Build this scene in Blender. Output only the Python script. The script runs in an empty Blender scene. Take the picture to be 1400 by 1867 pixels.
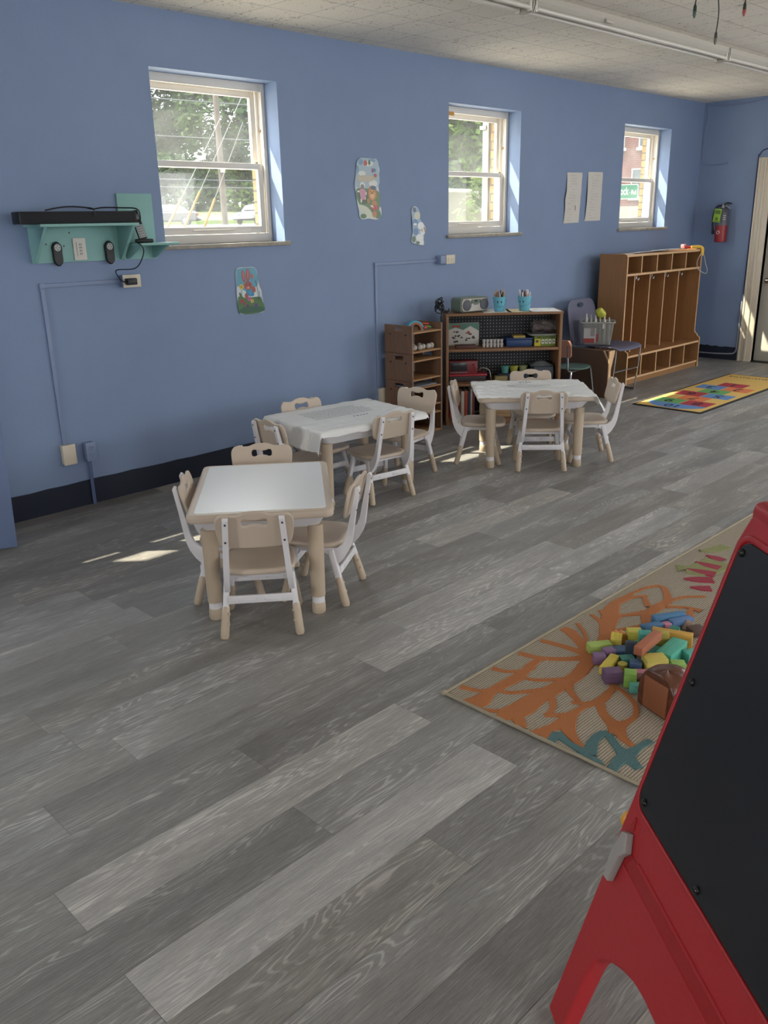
import bpy, bmesh, math, random
from mathutils import Vector, Matrix
random.seed(7)
S = bpy.context.scene
COL = S.collection
PI = math.pi
R = math.radians

# ------------------------------------------------------------------ helpers
def lin(c):
    if isinstance(c, str):
        c = [int(c[i:i+2], 16)/255 for i in (0, 2, 4)]
    return tuple(x/12.92 if x <= .04045 else ((x+.055)/1.055)**2.4 for x in c)

MATS = {}
def mat(name, col, rough=.5, metal=0., spec=.5, noise=None, bump=None, alpha=None, coat=0., trans=0., sss=0.):
    """plain procedural material; noise=(scale,amount[,stretch vec]); bump=(scale,strength)"""
    if name in MATS: return MATS[name]
    m = bpy.data.materials.new(name); m.use_nodes = True
    nt = m.node_tree; b = nt.nodes['Principled BSDF']
    c = lin(col)
    b.inputs['Base Color'].default_value = (*c, 1)
    b.inputs['Roughness'].default_value = rough
    b.inputs['Metallic'].default_value = metal
    b.inputs['Specular IOR Level'].default_value = spec
    if coat: b.inputs['Coat Weight'].default_value = coat
    if trans: b.inputs['Transmission Weight'].default_value = trans
    if alpha is not None: b.inputs['Alpha'].default_value = alpha
    if noise or bump:
        tc = nt.nodes.new('ShaderNodeTexCoord')
    if noise:
        mp = nt.nodes.new('ShaderNodeMapping'); nt.links.new(tc.outputs['Object'], mp.inputs[0])
        if len(noise) > 2: mp.inputs['Scale'].default_value = noise[2]
        n = nt.nodes.new('ShaderNodeTexNoise'); n.inputs['Scale'].default_value = noise[0]
        n.inputs['Detail'].default_value = 6; n.inputs['Roughness'].default_value = .6
        nt.links.new(mp.outputs[0], n.inputs['Vector'])
        r = nt.nodes.new('ShaderNodeValToRGB')
        a = noise[1]
        r.color_ramp.elements[0].position = .3; r.color_ramp.elements[1].position = .7
        r.color_ramp.elements[0].color = (*[x*(1-a) for x in c], 1)
        r.color_ramp.elements[1].color = (*[min(1, x*(1+a)) for x in c], 1)
        nt.links.new(n.outputs['Fac'], r.inputs[0]); nt.links.new(r.outputs[0], b.inputs['Base Color'])
    if bump:
        n2 = nt.nodes.new('ShaderNodeTexNoise'); n2.inputs['Scale'].default_value = bump[0]
        n2.inputs['Detail'].default_value = 4
        nt.links.new(tc.outputs['Object'], n2.inputs['Vector'])
        bp = nt.nodes.new('ShaderNodeBump'); bp.inputs['Strength'].default_value = bump[1]
        bp.inputs['Distance'].default_value = .01
        nt.links.new(n2.outputs['Fac'], bp.inputs['Height']); nt.links.new(bp.outputs[0], b.inputs['Normal'])
    MATS[name] = m
    return m

class MB:
    def __init__(s): s.v = []; s.f = []; s.m = []; s.mi = 0
    def add(s, vs, fs, M=None):
        b = len(s.v)
        for p in vs:
            p = Vector(p)
            s.v.append(M @ p if M is not None else p)
        for f in fs:
            s.f.append([b+i for i in f]); s.m.append(s.mi)
        return s
    def box(s, a, b, bev=0, M=None, seg=2):
        x0, y0, z0 = a; x1, y1, z1 = b
        if bev <= 0:
            vs = [(x0,y0,z0),(x1,y0,z0),(x1,y1,z0),(x0,y1,z0),(x0,y0,z1),(x1,y0,z1),(x1,y1,z1),(x0,y1,z1)]
            return s.add(vs, [(3,2,1,0),(4,5,6,7),(0,1,5,4),(1,2,6,5),(2,3,7,6),(3,0,4,7)], M)
        bm = bmesh.new(); bmesh.ops.create_cube(bm, size=1)
        for v in bm.verts:
            v.co = Vector(((x0+x1)/2+v.co.x*(x1-x0), (y0+y1)/2+v.co.y*(y1-y0), (z0+z1)/2+v.co.z*(z1-z0)))
        bmesh.ops.bevel(bm, geom=bm.edges[:], offset=bev, segments=seg, affect='EDGES', profile=.5)
        return s.frombm(bm, M)
    def frombm(s, bm, M=None):
        bm.verts.index_update()
        s.add([v.co.copy() for v in bm.verts], [[v.index for v in f.verts] for f in bm.faces], M)
        bm.free(); return s
    def cyl(s, p0, p1, r0, r1=None, n=16, M=None, rim=0):
        r1 = r0 if r1 is None else r1
        p0 = Vector(p0); p1 = Vector(p1); d = (p1-p0); L = d.length; d = d/L
        a = d.orthogonal().normalized(); b = d.cross(a)
        rings = [(p0, r0), (p1, r1)]
        if rim:
            rings = [(p0, r0-rim), (p0+d*rim, r0), (p1-d*rim, r1), (p1, r1-rim)]
        vs = []; fs = []
        for c, r in rings:
            for i in range(n):
                t = 2*PI*i/n; vs.append(c+a*(r*math.cos(t))+b*(r*math.sin(t)))
        k = len(rings)
        for j in range(k-1):
            for i in range(n):
                fs.append((j*n+i, j*n+(i+1) % n, (j+1)*n+(i+1) % n, (j+1)*n+i))
        fs.append(tuple(range(n-1, -1, -1))); fs.append(tuple((k-1)*n+i for i in range(n)))
        return s.add(vs, fs, M)
    def tube(s, pts, r, n=8, M=None, flat=None):
        pts = [Vector(p) for p in pts]; k = len(pts)
        rs = r if isinstance(r, (list, tuple)) else [r]*k
        vs = []; fs = []; up = None
        for i, p in enumerate(pts):
            t = (pts[min(i+1, k-1)]-pts[max(i-1, 0)]).normalized()
            if up is None: up = t.orthogonal().normalized()
            up = (up-t*up.dot(t)).normalized(); b = t.cross(up)
            for j in range(n):
                q = 2*PI*j/n; vs.append(p+up*(rs[i]*math.cos(q))+b*(rs[i]*math.sin(q)))
        for i in range(k-1):
            for j in range(n):
                fs.append((i*n+j, i*n+(j+1) % n, (i+1)*n+(j+1) % n, (i+1)*n+j))
        fs.append(tuple(range(n-1, -1, -1))); fs.append(tuple((k-1)*n+j for j in range(n)))
        return s.add(vs, fs, M)
    def lathe(s, prof, n=24, M=None):
        vs = []; fs = []
        for r, z in prof:
            for i in range(n):
                t = 2*PI*i/n; vs.append((r*math.cos(t), r*math.sin(t), z))
        for j in range(len(prof)-1):
            for i in range(n):
                fs.append((j*n+i, j*n+(i+1) % n, (j+1)*n+(i+1) % n, (j+1)*n+i))
        if prof[0][0] > 1e-5: fs.append(tuple(range(n-1, -1, -1)))
        if prof[-1][0] > 1e-5: fs.append(tuple((len(prof)-1)*n+i for i in range(n)))
        return s.add(vs, fs, M)
    def prism(s, poly, z0, z1, M=None):
        n = len(poly)
        ar = sum(poly[i][0]*poly[(i+1) % n][1]-poly[(i+1) % n][0]*poly[i][1] for i in range(n))
        if ar < 0: poly = poly[::-1]
        vs = [(x, y, z0) for x, y in poly]+[(x, y, z1) for x, y in poly]
        fs = [tuple(range(n-1, -1, -1)), tuple(range(n, 2*n))]+[(i, (i+1) % n, n+(i+1) % n, n+i) for i in range(n)]
        return s.add(vs, fs, M)
    def plate(s, loops, depth, bev=0, M=None):
        """filled outline with holes in XY, centred on z=0, rounded edges"""
        cu = bpy.data.curves.new('tmp', 'CURVE'); cu.dimensions = '2D'; cu.fill_mode = 'BOTH'
        cu.extrude = max(depth/2-bev, .0001); cu.bevel_depth = bev; cu.bevel_resolution = 2; cu.offset = -bev
        for lp in loops:
            sp = cu.splines.new('POLY'); sp.points.add(len(lp)-1)
            for p, q in zip(sp.points, lp): p.co = (q[0], q[1], 0, 1)
            sp.use_cyclic_u = True
        return s.curve(cu, M)
    def curve(s, cu, M=None):
        o = bpy.data.objects.new('tmp', cu); COL.objects.link(o)
        dg = bpy.context.evaluated_depsgraph_get(); dg.update()
        me = bpy.data.meshes.new_from_object(o.evaluated_get(dg))
        s.add([v.co.copy() for v in me.vertices], [list(p.vertices) for p in me.polygons], M)
        bpy.data.objects.remove(o); bpy.data.curves.remove(cu); bpy.data.meshes.remove(me)
        return s
    def text(s, t, size, M=None, depth=.0006, bold=0):
        cu = bpy.data.curves.new('tmp', 'FONT'); cu.body = t; cu.size = size; cu.extrude = depth/2
        cu.align_x = 'CENTER'; cu.align_y = 'CENTER'; cu.offset = bold
        return s.curve(cu, M)
    def disc(s, x, y, rx, ry=None, z=0, n=18, M=None, rot=0):
        ry = ry or rx; c, q = math.cos(rot), math.sin(rot)
        vs = []
        for i in range(n):
            t = 2*PI*i/n; a, b = rx*math.cos(t), ry*math.sin(t); vs.append((x+a*c-b*q, y+a*q+b*c, z))
        return s.add(vs, [tuple(range(n))], M)
    def flat(s, poly, z=0, M=None):
        n = len(poly); ar = sum(poly[i][0]*poly[(i+1) % n][1]-poly[(i+1) % n][0]*poly[i][1] for i in range(n))
        if ar < 0: poly = poly[::-1]
        return s.add([(x, y, z) for x, y in poly], [tuple(range(n))], M)
    def sphere(s, c, r, n=12, M=None, sc=(1, 1, 1)):
        prof = [(max(1e-6, math.sin(PI*i/n)), -math.cos(PI*i/n)) for i in range(n+1)]
        T = Matrix.Translation(c) @ Matrix.Diagonal((r*sc[0], r*sc[1], r*sc[2], 1))
        return s.lathe(prof, n*2, (M @ T) if M is not None else T)
    def grid(s, fn, nu, nv, M=None):
        vs = [fn(i/nu, j/nv) for j in range(nv+1) for i in range(nu+1)]
        fs = [(j*(nu+1)+i, j*(nu+1)+i+1, (j+1)*(nu+1)+i+1, (j+1)*(nu+1)+i) for j in range(nv) for i in range(nu)]
        return s.add(vs, fs, M)
    def map(s, fn):
        s.v = [Vector(fn(p)) for p in s.v]; return s
    def mesh(s, name, mats, smooth=35):
        me = bpy.data.meshes.new(name); me.from_pydata(s.v, [], s.f); me.validate()
        for m in (mats if isinstance(mats, (list, tuple)) else [mats]): me.materials.append(m)
        if len(me.polygons) == len(s.m): me.polygons.foreach_set('material_index', s.m)
        if smooth:
            me.polygons.foreach_set('use_smooth', [True]*len(me.polygons))
            me.set_sharp_from_angle(angle=R(smooth))
        me.update(); return me
    def build(s, name, mats, parent=None, smooth=35, M=None):
        o = bpy.data.objects.new(name, s.mesh(name, mats, smooth)); COL.objects.link(o)
        if parent is not None: o.parent = parent
        if M is not None: o.matrix_local = M
        return o

def tag(o, label, cat, group=None, kind=None):
    o['label'] = label; o['category'] = cat
    if group: o['group'] = group
    if kind: o['kind'] = kind
    return o
def thing(name, label, cat, loc=(0, 0, 0), rz=0, group=None):
    o = bpy.data.objects.new(name, None); COL.objects.link(o); o.empty_display_size = .05
    o.location = loc; o.rotation_euler = (0, 0, R(rz))
    return tag(o, label, cat, group)
def struct(o):
    o['kind'] = 'structure'; return o
def copy_tree(o, parent=None):
    c = o.copy(); COL.objects.link(c)
    if parent is not None: c.parent = parent; c.matrix_parent_inverse = o.matrix_parent_inverse.copy()
    for ch in list(o.children): copy_tree(ch, c)
    return c
def spline(pts, k=6, closed=True):
    n = len(pts); out = []
    rng = range(n) if closed else range(n-1)
    for i in rng:
        p = [Vector(pts[(i+d) % n] if closed else pts[min(max(i+d, 0), n-1)]) for d in (-1, 0, 1, 2)]
        for j in range(k):
            t = j/k
            q = .5*((2*p[1])+(p[2]-p[0])*t+(2*p[0]-5*p[1]+4*p[2]-p[3])*t*t+(-p[0]+3*p[1]-3*p[2]+p[3])*t**3)
            out.append(tuple(q))
    if not closed: out.append(tuple(pts[-1]))
    return out
def rrect(x0, y0, x1, y1, r, k=6):
    out = []
    for cx, cy, a in ((x1-r, y1-r, 0), (x0+r, y1-r, 90), (x0+r, y0+r, 180), (x1-r, y0+r, 270)):
        for i in range(k+1):
            t = R(a+90*i/k); out.append((cx+r*math.cos(t), cy+r*math.sin(t)))
    return out
def frame(o, x, y, z=None):
    """matrix from origin and two axis directions"""
    x = Vector(x).normalized(); y = Vector(y); y = (y-x*y.dot(x)).normalized(); z = x.cross(y)
    m = Matrix((x, y, z)).transposed().to_4x4(); m.translation = Vector(o); return m

# ------------------------------------------------------------------ camera
f = 1553.588; yaw, pit, rol = .779584944, .326550879, -.0219355464
fw = Vector((math.sin(yaw)*math.cos(pit), math.cos(yaw)*math.cos(pit), -math.sin(pit)))
rt = Vector((math.cos(yaw), -math.sin(yaw), 0)); up = rt.cross(fw)
r2 = rt*math.cos(rol)+up*math.sin(rol); u2 = up*math.cos(rol)-rt*math.sin(rol)
cam = bpy.data.cameras.new('camera'); co = bpy.data.objects.new('camera', cam); COL.objects.link(co)
cam.sensor_fit = 'HORIZONTAL'; cam.sensor_width = 36; cam.lens = 36*f/1400; cam.clip_start = .02; cam.clip_end = 500
m = Matrix((r2, u2, -fw)).transposed().to_4x4(); m.translation = Vector((0, 0, 1.57)); co.matrix_world = m
S.camera = co

# ------------------------------------------------------------------ room constants
D = 4.743; XR = 9.77; XL = -6.5; YB = -3.6; H = 2.745
WZ0, WZ1 = 1.47, 2.443
WIN = [(2.885, 3.805), (5.488, 6.422), (8.115, 9.06), (.42, 1.34), (-2.18, -1.26), (-4.78, -3.86)]  # last two are unseen windows, added to light the room from the left

# ------------------------------------------------------------------ materials
blue = mat('blue_wall_paint', '7f92b2', .62, noise=(1.3, .05), bump=(60, .08))
navy = mat('navy_base_paint', '1a2133', .6)
white = mat('white_plastic', 'dedbdd', .4)
vinyl = mat('window_vinyl', 'e2dcd2', .45)
beige = mat('beige_plastic', 'c4b4a2', .42)
beigeL = mat('beige_leg_plastic', 'bcaa93', .45)
wood = mat('maple_veneer', '9d7249', .5, noise=(3.5, .10, (14, 14, 1.2)))
woodedge = mat('maple_edge', 'dcb587', .5)
woodD = mat('brown_veneer', '57402f', .55, noise=(3.5, .12, (12, 12, 1.2)))
chrome = mat('chrome', 'c8c8c8', .22, 1.0)
black = mat('black_plastic', '17181b', .45)
teal = mat('teal_paint', '8ab8b3', .55, noise=(5, .06))
plate_w = mat('ivory_plate', 'd8cdb8', .45)
paper = mat('white_paper', 'd6d2ca', .8)
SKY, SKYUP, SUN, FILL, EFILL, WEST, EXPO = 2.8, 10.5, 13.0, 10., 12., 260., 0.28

# ------------------------------------------------------------------ floor
def floor_material():
    m = bpy.data.materials.new('grey_vinyl_planks'); m.use_nodes = True; nt = m.node_tree; N = nt.nodes; L = nt.links
    b = N['Principled BSDF']
    at = N.new('ShaderNodeAttribute'); at.attribute_name = 'tint'
    tc = N.new('ShaderNodeTexCoord')
    sep = N.new('ShaderNodeSeparateColor'); L.new(at.outputs['Color'], sep.inputs[0])
    off = N.new('ShaderNodeCombineXYZ')
    k = N.new('ShaderNodeMath'); k.operation = 'MULTIPLY'; k.inputs[1].default_value = 37.
    L.new(sep.outputs[1], k.inputs[0]); L.new(k.outputs[0], off.inputs[0]); L.new(k.outputs[0], off.inputs[2])
    add = N.new('ShaderNodeVectorMath'); L.new(tc.outputs['Object'], add.inputs[0]); L.new(off.outputs[0], add.inputs[1])
    def noise(scale, vec, det=6, dist=0, rough=.6):
        mp = N.new('ShaderNodeMapping'); mp.inputs['Scale'].default_value = vec; L.new(add.outputs[0], mp.inputs[0])
        n = N.new('ShaderNodeTexNoise'); n.inputs['Scale'].default_value = scale; n.inputs['Detail'].default_value = det
        n.inputs['Distortion'].default_value = dist; n.inputs['Roughness'].default_value = rough
        L.new(mp.outputs[0], n.inputs['Vector']); return n.outputs['Fac']
    # broad figure, warped cathedral lines and thin pale cerused pores
    broad = noise(1.6, (1.0, 5.0, 1), 4, .6)
    fig = noise(1.1, (.8, 7.5, 1), 3, .3)
    wv = N.new('ShaderNodeMath'); wv.operation = 'MULTIPLY'; wv.inputs[1].default_value = 150.; L.new(fig, wv.inputs[0])
    sn = N.new('ShaderNodeMath'); sn.operation = 'SINE'; L.new(wv.outputs[0], sn.inputs[0])
    fine = noise(9, (1.0, 42, 1), 8, .4, .75)
    pores = noise(26, (1.6, 22, 1), 3, .5, .6)
    def mul(a, v, add_=0.):
        q = N.new('ShaderNodeMath'); q.operation = 'MULTIPLY_ADD'; L.new(a, q.inputs[0]); q.inputs[1].default_value = v; q.inputs[2].default_value = add_; return q.outputs[0]
    def plus(a, c):
        q = N.new('ShaderNodeMath'); q.operation = 'ADD'; L.new(a, q.inputs[0]); L.new(c, q.inputs[1]); return q.outputs[0]
    cer = N.new('ShaderNodeMath'); cer.operation = 'MULTIPLY'
    r1 = N.new('ShaderNodeValToRGB'); r1.color_ramp.elements[0].position = .62; r1.color_ramp.elements[1].position = .95; L.new(mul(sn.outputs[0], .5, .5), r1.inputs[0])
    r2_ = N.new('ShaderNodeValToRGB'); r2_.color_ramp.elements[0].position = .45; r2_.color_ramp.elements[1].position = .60; L.new(broad, r2_.inputs[0])
    L.new(r1.outputs[0], cer.inputs[0]); L.new(r2_.outputs[0], cer.inputs[1])
    pr = N.new('ShaderNodeValToRGB'); pr.color_ramp.elements[0].position = .58; pr.color_ramp.elements[1].position = .70; L.new(pores, pr.inputs[0])
    v = plus(mul(broad, .42, -.21), mul(fine, 1.1, -.55))
    v = plus(v, mul(cer.outputs[0], .26)); v = plus(v, mul(pr.outputs[0], .2))
    v = plus(v, sep.outputs[0])
    ramp = N.new('ShaderNodeValToRGB'); e = ramp.color_ramp.elements
    e[0].position = 0; e[0].color = (*lin('565452'), 1); e[1].position = 1; e[1].color = (*lin('cccac7'), 1)
    x = e.new(.3); x.color = (*lin('767472'), 1); x = e.new(.6); x.color = (*lin('979693'), 1)
    L.new(v, ramp.inputs[0])
    warm = N.new('ShaderNodeMix'); warm.data_type = 'RGBA'; warm.blend_type = 'MULTIPLY'
    L.new(sep.outputs[2], warm.inputs[0]); L.new(ramp.outputs[0], warm.inputs[6]); warm.inputs[7].default_value = (1, .92, .83, 1)
    L.new(warm.outputs[2], b.inputs['Base Color'])
    b.inputs['Specular IOR Level'].default_value = .5
    L.new(mul(fine, .22, .33), b.inputs['Roughness'])
    bp = N.new('ShaderNodeBump'); bp.inputs['Strength'].default_value = .22; bp.inputs['Distance'].default_value = .004
    L.new(plus(fine, mul(pores, .6)), bp.inputs['Height']); L.new(bp.outputs[0], b.inputs['Normal'])
    return m

def make_floor():
    rng = random.Random(21)
    vs = []; fs = []; tints = []
    rh, L_ = .175, 1.22
    special = {(7, 0): .74, (8, 0): .47, (9, 0): .66, (8, -1): .34, (10, 0): .36, (11, 1): .62, (9, 1): .40, (6, 0): .38, (7, -1): .42, (6, 1): .40, (7, 1): .34,
               (10, 1): .30, (8, 1): .36, (5, 0): .46, (5, 1): .5, (4, 0): .36, (4, 1): .46, (3, 0): .44, (10, -1): .40, (12, 0): .58, (11, 0): .42}
    g = .0005
    k0 = int((YB-.067)//rh)-1; k1 = int((D-.067)//rh)+1
    for k in range(k0, k1+1):
        y0, y1 = max(.067+k*rh, YB), min(.067+(k+1)*rh, D)
        if y1-y0 < .003: continue
        offx = .606 if (k-9) % 2 == 0 else 1.252-.02*((k % 5)-2)
        offx += 0 if (k-9) % 2 == 0 and k in (7, 9) else [.0, .13, -.21, .34, -.3][k % 5]*(0 if k in (7, 8, 9, 10) else 1)
        j0 = int((XL-offx)//L_)-1; j1 = int((XR-offx)//L_)+1
        for j in range(j0, j1+1):
            x0, x1 = max(offx+j*L_, XL), min(offx+(j+1)*L_, XR)
            if x1-x0 < .003: continue
            b = len(vs)
            vs += [(x0+g, y0+g, 0), (x1-g, y0+g, 0), (x1-g, y1-g, 0), (x0+g, y1-g, 0)]
            fs.append((b, b+1, b+2, b+3))
            t = rng.choice([.36, .40, .43, .45, .47, .50, .54, .60]) + rng.uniform(-.02, .02)
            w = rng.choice([0, 0, .1, .25, .5])
            if (k, j) in special: t = special[(k, j)]; w = {(7, 0): .10, (9, 0): .30}.get((k, j), .1)
            tints.append((t-.02, rng.random(), w))
    n = len(fs)
    b = len(vs)
    vs += [(XL, YB, -.0015), (XR, YB, -.0015), (XR, D, -.0015), (XL, D, -.0015), (XL, YB, -.06), (XR, YB, -.06), (XR, D, -.06), (XL, D, -.06)]
    fs += [(b, b+1, b+2, b+3), (b+7, b+6, b+5, b+4)]; tints += [(.0, 0, 0)]*2
    me = bpy.data.meshes.new('floor'); me.from_pydata(vs, [], fs)
    a = me.color_attributes.new('tint', 'FLOAT_COLOR', 'CORNER')
    buf = []
    for p in me.polygons:
        for _ in p.vertices: buf += [*tints[p.index], 1.]
    a.data.foreach_set('color', buf)
    me.materials.append(floor_material())
    o = bpy.data.objects.new('floor', me); COL.objects.link(o); struct(o)
make_floor()

# ------------------------------------------------------------------ ceiling
def ceiling_material():
    m = bpy.data.materials.new('ceiling_tiles'); m.use_nodes = True; nt = m.node_tree; N = nt.nodes; L = nt.links
    b = N['Principled BSDF']; b.inputs['Roughness'].default_value = .9
    tc = N.new('ShaderNodeTexCoord'); mp = N.new('ShaderNodeMapping'); L.new(tc.outputs['Object'], mp.inputs[0])
    mp.inputs['Location'].default_value = (-3.733, -4.015, 0)
    br = N.new('ShaderNodeTexBrick'); br.offset = 0; br.inputs['Scale'].default_value = 1
    br.inputs['Brick Width'].default_value = .3085; br.inputs['Row Height'].default_value = .3085
    br.inputs['Mortar Size'].default_value = .0016; br.inputs['Mortar Smooth'].default_value = .3
    br.inputs['Color1'].default_value = (*lin('eee7da'), 1); br.inputs['Color2'].default_value = (*lin('e6dfd2'), 1)
    br.inputs['Mortar'].default_value = (*lin('5d564c'), 1)
    L.new(mp.outputs[0], br.inputs['Vector'])
    n = N.new('ShaderNodeTexNoise'); n.inputs['Scale'].default_value = 46; n.inputs['Detail'].default_value = 3; n.inputs['Distortion'].default_value = 1.6
    mp2 = N.new('ShaderNodeMapping'); mp2.inputs['Scale'].default_value = (1, .55, 1); L.new(tc.outputs['Object'], mp2.inputs[0]); L.new(mp2.outputs[0], n.inputs['Vector'])
    n3 = N.new('ShaderNodeTexNoise'); n3.inputs['Scale'].default_value = 3.2; L.new(tc.outputs['Object'], n3.inputs['Vector'])
    ad = N.new('ShaderNodeMath'); ad.operation = 'MULTIPLY_ADD'; ad.inputs[1].default_value = .16; L.new(n3.outputs['Fac'], ad.inputs[0]); L.new(n.outputs['Fac'], ad.inputs[2])
    r = N.new('ShaderNodeValToRGB'); r.color_ramp.elements[0].position = .712; r.color_ramp.elements[1].position = .75
    r.color_ramp.elements[0].color = (1, 1, 1, 1); r.color_ramp.elements[1].color = (.45, .42, .38, 1); L.new(ad.outputs[0], r.inputs[0])
    mx = N.new('ShaderNodeMix'); mx.data_type = 'RGBA'; mx.blend_type = 'MULTIPLY'; mx.inputs[0].default_value = 1
    L.new(br.outputs['Color'], mx.inputs[6]); L.new(r.outputs[0], mx.inputs[7]); L.new(mx.outputs[2], b.inputs['Base Color'])
    bp = N.new('ShaderNodeBump'); bp.inputs['Strength'].default_value = .3; bp.inputs['Distance'].default_value = .01; bp.invert = True
    L.new(br.outputs['Fac'], bp.inputs['Height']); L.new(bp.outputs[0], b.inputs['Normal'])
    return m
c = MB().box((XL, YB, H), (XR, D, H+.15)); struct(c.build('ceiling', ceiling_material(), smooth=0))

# ------------------------------------------------------------------ walls
def wall_boxes(mb, y0, y1, wins, x0, x1, z0=0., z1=H, grow=0.):
    xs = sorted((a-grow, b+grow) for a, b in wins)
    zz0, zz1 = WZ0-grow, WZ1+grow
    mb.box((x0, y0, z0), (x1, y1, zz0)); mb.box((x0, y0, zz1), (x1, y1, z1))
    e = x0
    for a, b in xs:
        mb.box((e, y0, zz0), (a, y1, zz1)); e = b
    mb.box((e, y0, zz0), (x1, y1, zz1))
w = MB(); wall_boxes(w, D, 5.02, WIN, XL-.2, XR+.25, z1=H+.15)
struct(w.build('wall_north', blue, smooth=0))
def brick_material(name, c1, c2, mo, bw, rh, ms):
    m = bpy.data.materials.new(name); m.use_nodes = True; nt = m.node_tree; N = nt.nodes; L = nt.links
    b = N['Principled BSDF']; b.inputs['Roughness'].default_value = .85
    tc = N.new('ShaderNodeTexCoord'); sp = N.new('ShaderNodeSeparateXYZ'); L.new(tc.outputs['Object'], sp.inputs[0])
    ad = N.new('ShaderNodeMath'); ad.operation = 'ADD'; L.new(sp.outputs[0], ad.inputs[0]); L.new(sp.outputs[1], ad.inputs[1])
    cb = N.new('ShaderNodeCombineXYZ'); L.new(ad.outputs[0], cb.inputs[0]); L.new(sp.outputs[2], cb.inputs[1])
    br = N.new('ShaderNodeTexBrick'); br.inputs['Scale'].default_value = 1; br.inputs['Brick Width'].default_value = bw; br.inputs['Row Height'].default_value = rh
    br.inputs['Mortar Size'].default_value = ms; br.inputs['Color1'].default_value = (*lin(c1), 1); br.inputs['Color2'].default_value = (*lin(c2), 1); br.inputs['Mortar'].default_value = (*lin(mo), 1)
    L.new(cb.outputs[0], br.inputs['Vector']); L.new(br.outputs['Color'], b.inputs['Base Color'])
    return m
w = MB(); wall_boxes(w, 5.021, 5.075, WIN, XL-.2, XR+.25, z0=.9, z1=3.4, grow=.012)
struct(w.build('wall_exterior', brick_material('yellow_brick', '6f5626', '654c20', '2e2416', .2, .072, .006), smooth=0))
# right wall with a doorway and a wide unseen opening added for fill light
dY0, dY1, dZ = 3.03, 3.925, 2.06
w = MB()
w.box((XR, dY1, 0), (XR+.2, D, H+.15)); w.box((XR, dY0, dZ), (XR+.2, dY1, H+.15))
w.box((XR, 1.7, 0), (XR+.2, dY0, H+.15)); w.box((XR, -2.6, 0), (XR+.2, 1.7, 1.0)); w.box((XR, -2.6, 2.4), (XR+.2, 1.7, H+.15)); w.box((XR, YB, 0), (XR+.2, -2.6, H+.15))
struct(w.build('wall_east', blue, smooth=0))
w = MB(); w.box((XL-.2, YB, 0), (XL, D, H+.15)); struct(w.build('wall_west', blue, smooth=0))
w = MB()
SO = [(-3.6, -2.2), (.4, 1.8), (3.6, 5.2), (7.2, 8.8)]  # unseen south openings, added to brighten the room
w.box((XL-.2, YB-.2, 0), (XR+.2, YB, .85)); w.box((XL-.2, YB-.2, 2.45), (XR+.2, YB, H+.15)); e = XL-.2
for a, b in SO:
    w.box((e, YB-.2, .85), (a, YB, 2.45)); e = b
w.box((e, YB-.2, .85), (XR+.2, YB, 2.45))
struct(w.build('wall_south', blue, smooth=0))
# baseboards: painted dark bands with wobbly top edge
def band(name, p0, p1, n, h, wob, th, nrm):
    p0 = Vector(p0); p1 = Vector(p1); nrm = Vector(nrm); mb = MB(); rg = random.Random(3)
    vs = []; fs = []
    for i in range(n+1):
        p = p0.lerp(p1, i/n); hh = h+rg.uniform(-wob, wob)
        vs += [p, p+nrm*th, p+nrm*th+Vector((0, 0, hh)), p+Vector((0, 0, hh))]
    for i in range(n):
        a = i*4
        for j in range(4): fs.append((a+j, a+(j+1) % 4, a+4+(j+1) % 4, a+4+j))
    fs += [(0, 3, 2, 1), (n*4, n*4+1, n*4+2, n*4+3)]
    mb.add(vs, fs); return struct(mb.build(name, navy, smooth=0))
band('baseboard_north', (XL, D, 0), (XR-.02, D, 0), 150, .148, .003, .010, (0, -1, 0))
band('baseboard_east', (XR, dY1+.17, 0), (XR, D-.011, 0), 18, .145, .006, .010, (-1, 0, 0))

# ------------------------------------------------------------------ windows
def glass_material():
    m = bpy.data.materials.new('glare_haze_glass'); m.use_nodes = True; nt = m.node_tree; N = nt.nodes; L = nt.links  # translucent haze mixed in to stand for veiling glare in the panes
    N.clear(); out = N.new('ShaderNodeOutputMaterial')
    tr = N.new('ShaderNodeBsdfTransparent'); tr.inputs[0].default_value = (.97, .98, .97, 1)
    tl = N.new('ShaderNodeBsdfTranslucent'); tl.inputs[0].default_value = (.95, .97, .95, 1)
    gl = N.new('ShaderNodeBsdfGlossy'); gl.inputs['Roughness'].default_value = .02
    tc = N.new('ShaderNodeTexCoord'); n = N.new('ShaderNodeTexNoise'); n.inputs['Scale'].default_value = 5; n.inputs['Detail'].default_value = 5; L.new(tc.outputs['Object'], n.inputs['Vector'])
    k = N.new('ShaderNodeMapRange'); k.inputs[1].default_value = .3; k.inputs[2].default_value = .75; k.inputs[3].default_value = .014; k.inputs[4].default_value = .034; L.new(n.outputs['Fac'], k.inputs[0])
    m1 = N.new('ShaderNodeMixShader'); L.new(k.outputs[0], m1.inputs[0]); L.new(tr.outputs[0], m1.inputs[1]); L.new(tl.outputs[0], m1.inputs[2])
    m2 = N.new('ShaderNodeMixShader'); m2.inputs[0].default_value = .03; L.new(m1.outputs[0], m2.inputs[1]); L.new(gl.outputs[0], m2.inputs[2])
    L.new(m2.outputs[0], out.inputs[0]); return m
GLASS = glass_material()
sillm = mat('marble_sill', '9b9488', .5, noise=(14, .25))
lock = mat('brass_tan', 'b59a72', .5)
def ring(mb, x0, x1, z0, z1, y0, y1, t, tb=None, tt=None):
    tb = tb or t; tt = tt or t
    mb.box((x0, y0, z0), (x0+t, y1, z1), .003); mb.box((x1-t, y0, z0), (x1, y1, z1), .003)
    mb.box((x0+t, y0, z0), (x1-t, y1, z0+tb), .003); mb.box((x0+t, y0, z1-tt), (x1-t, y1, z1), .003)
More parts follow.
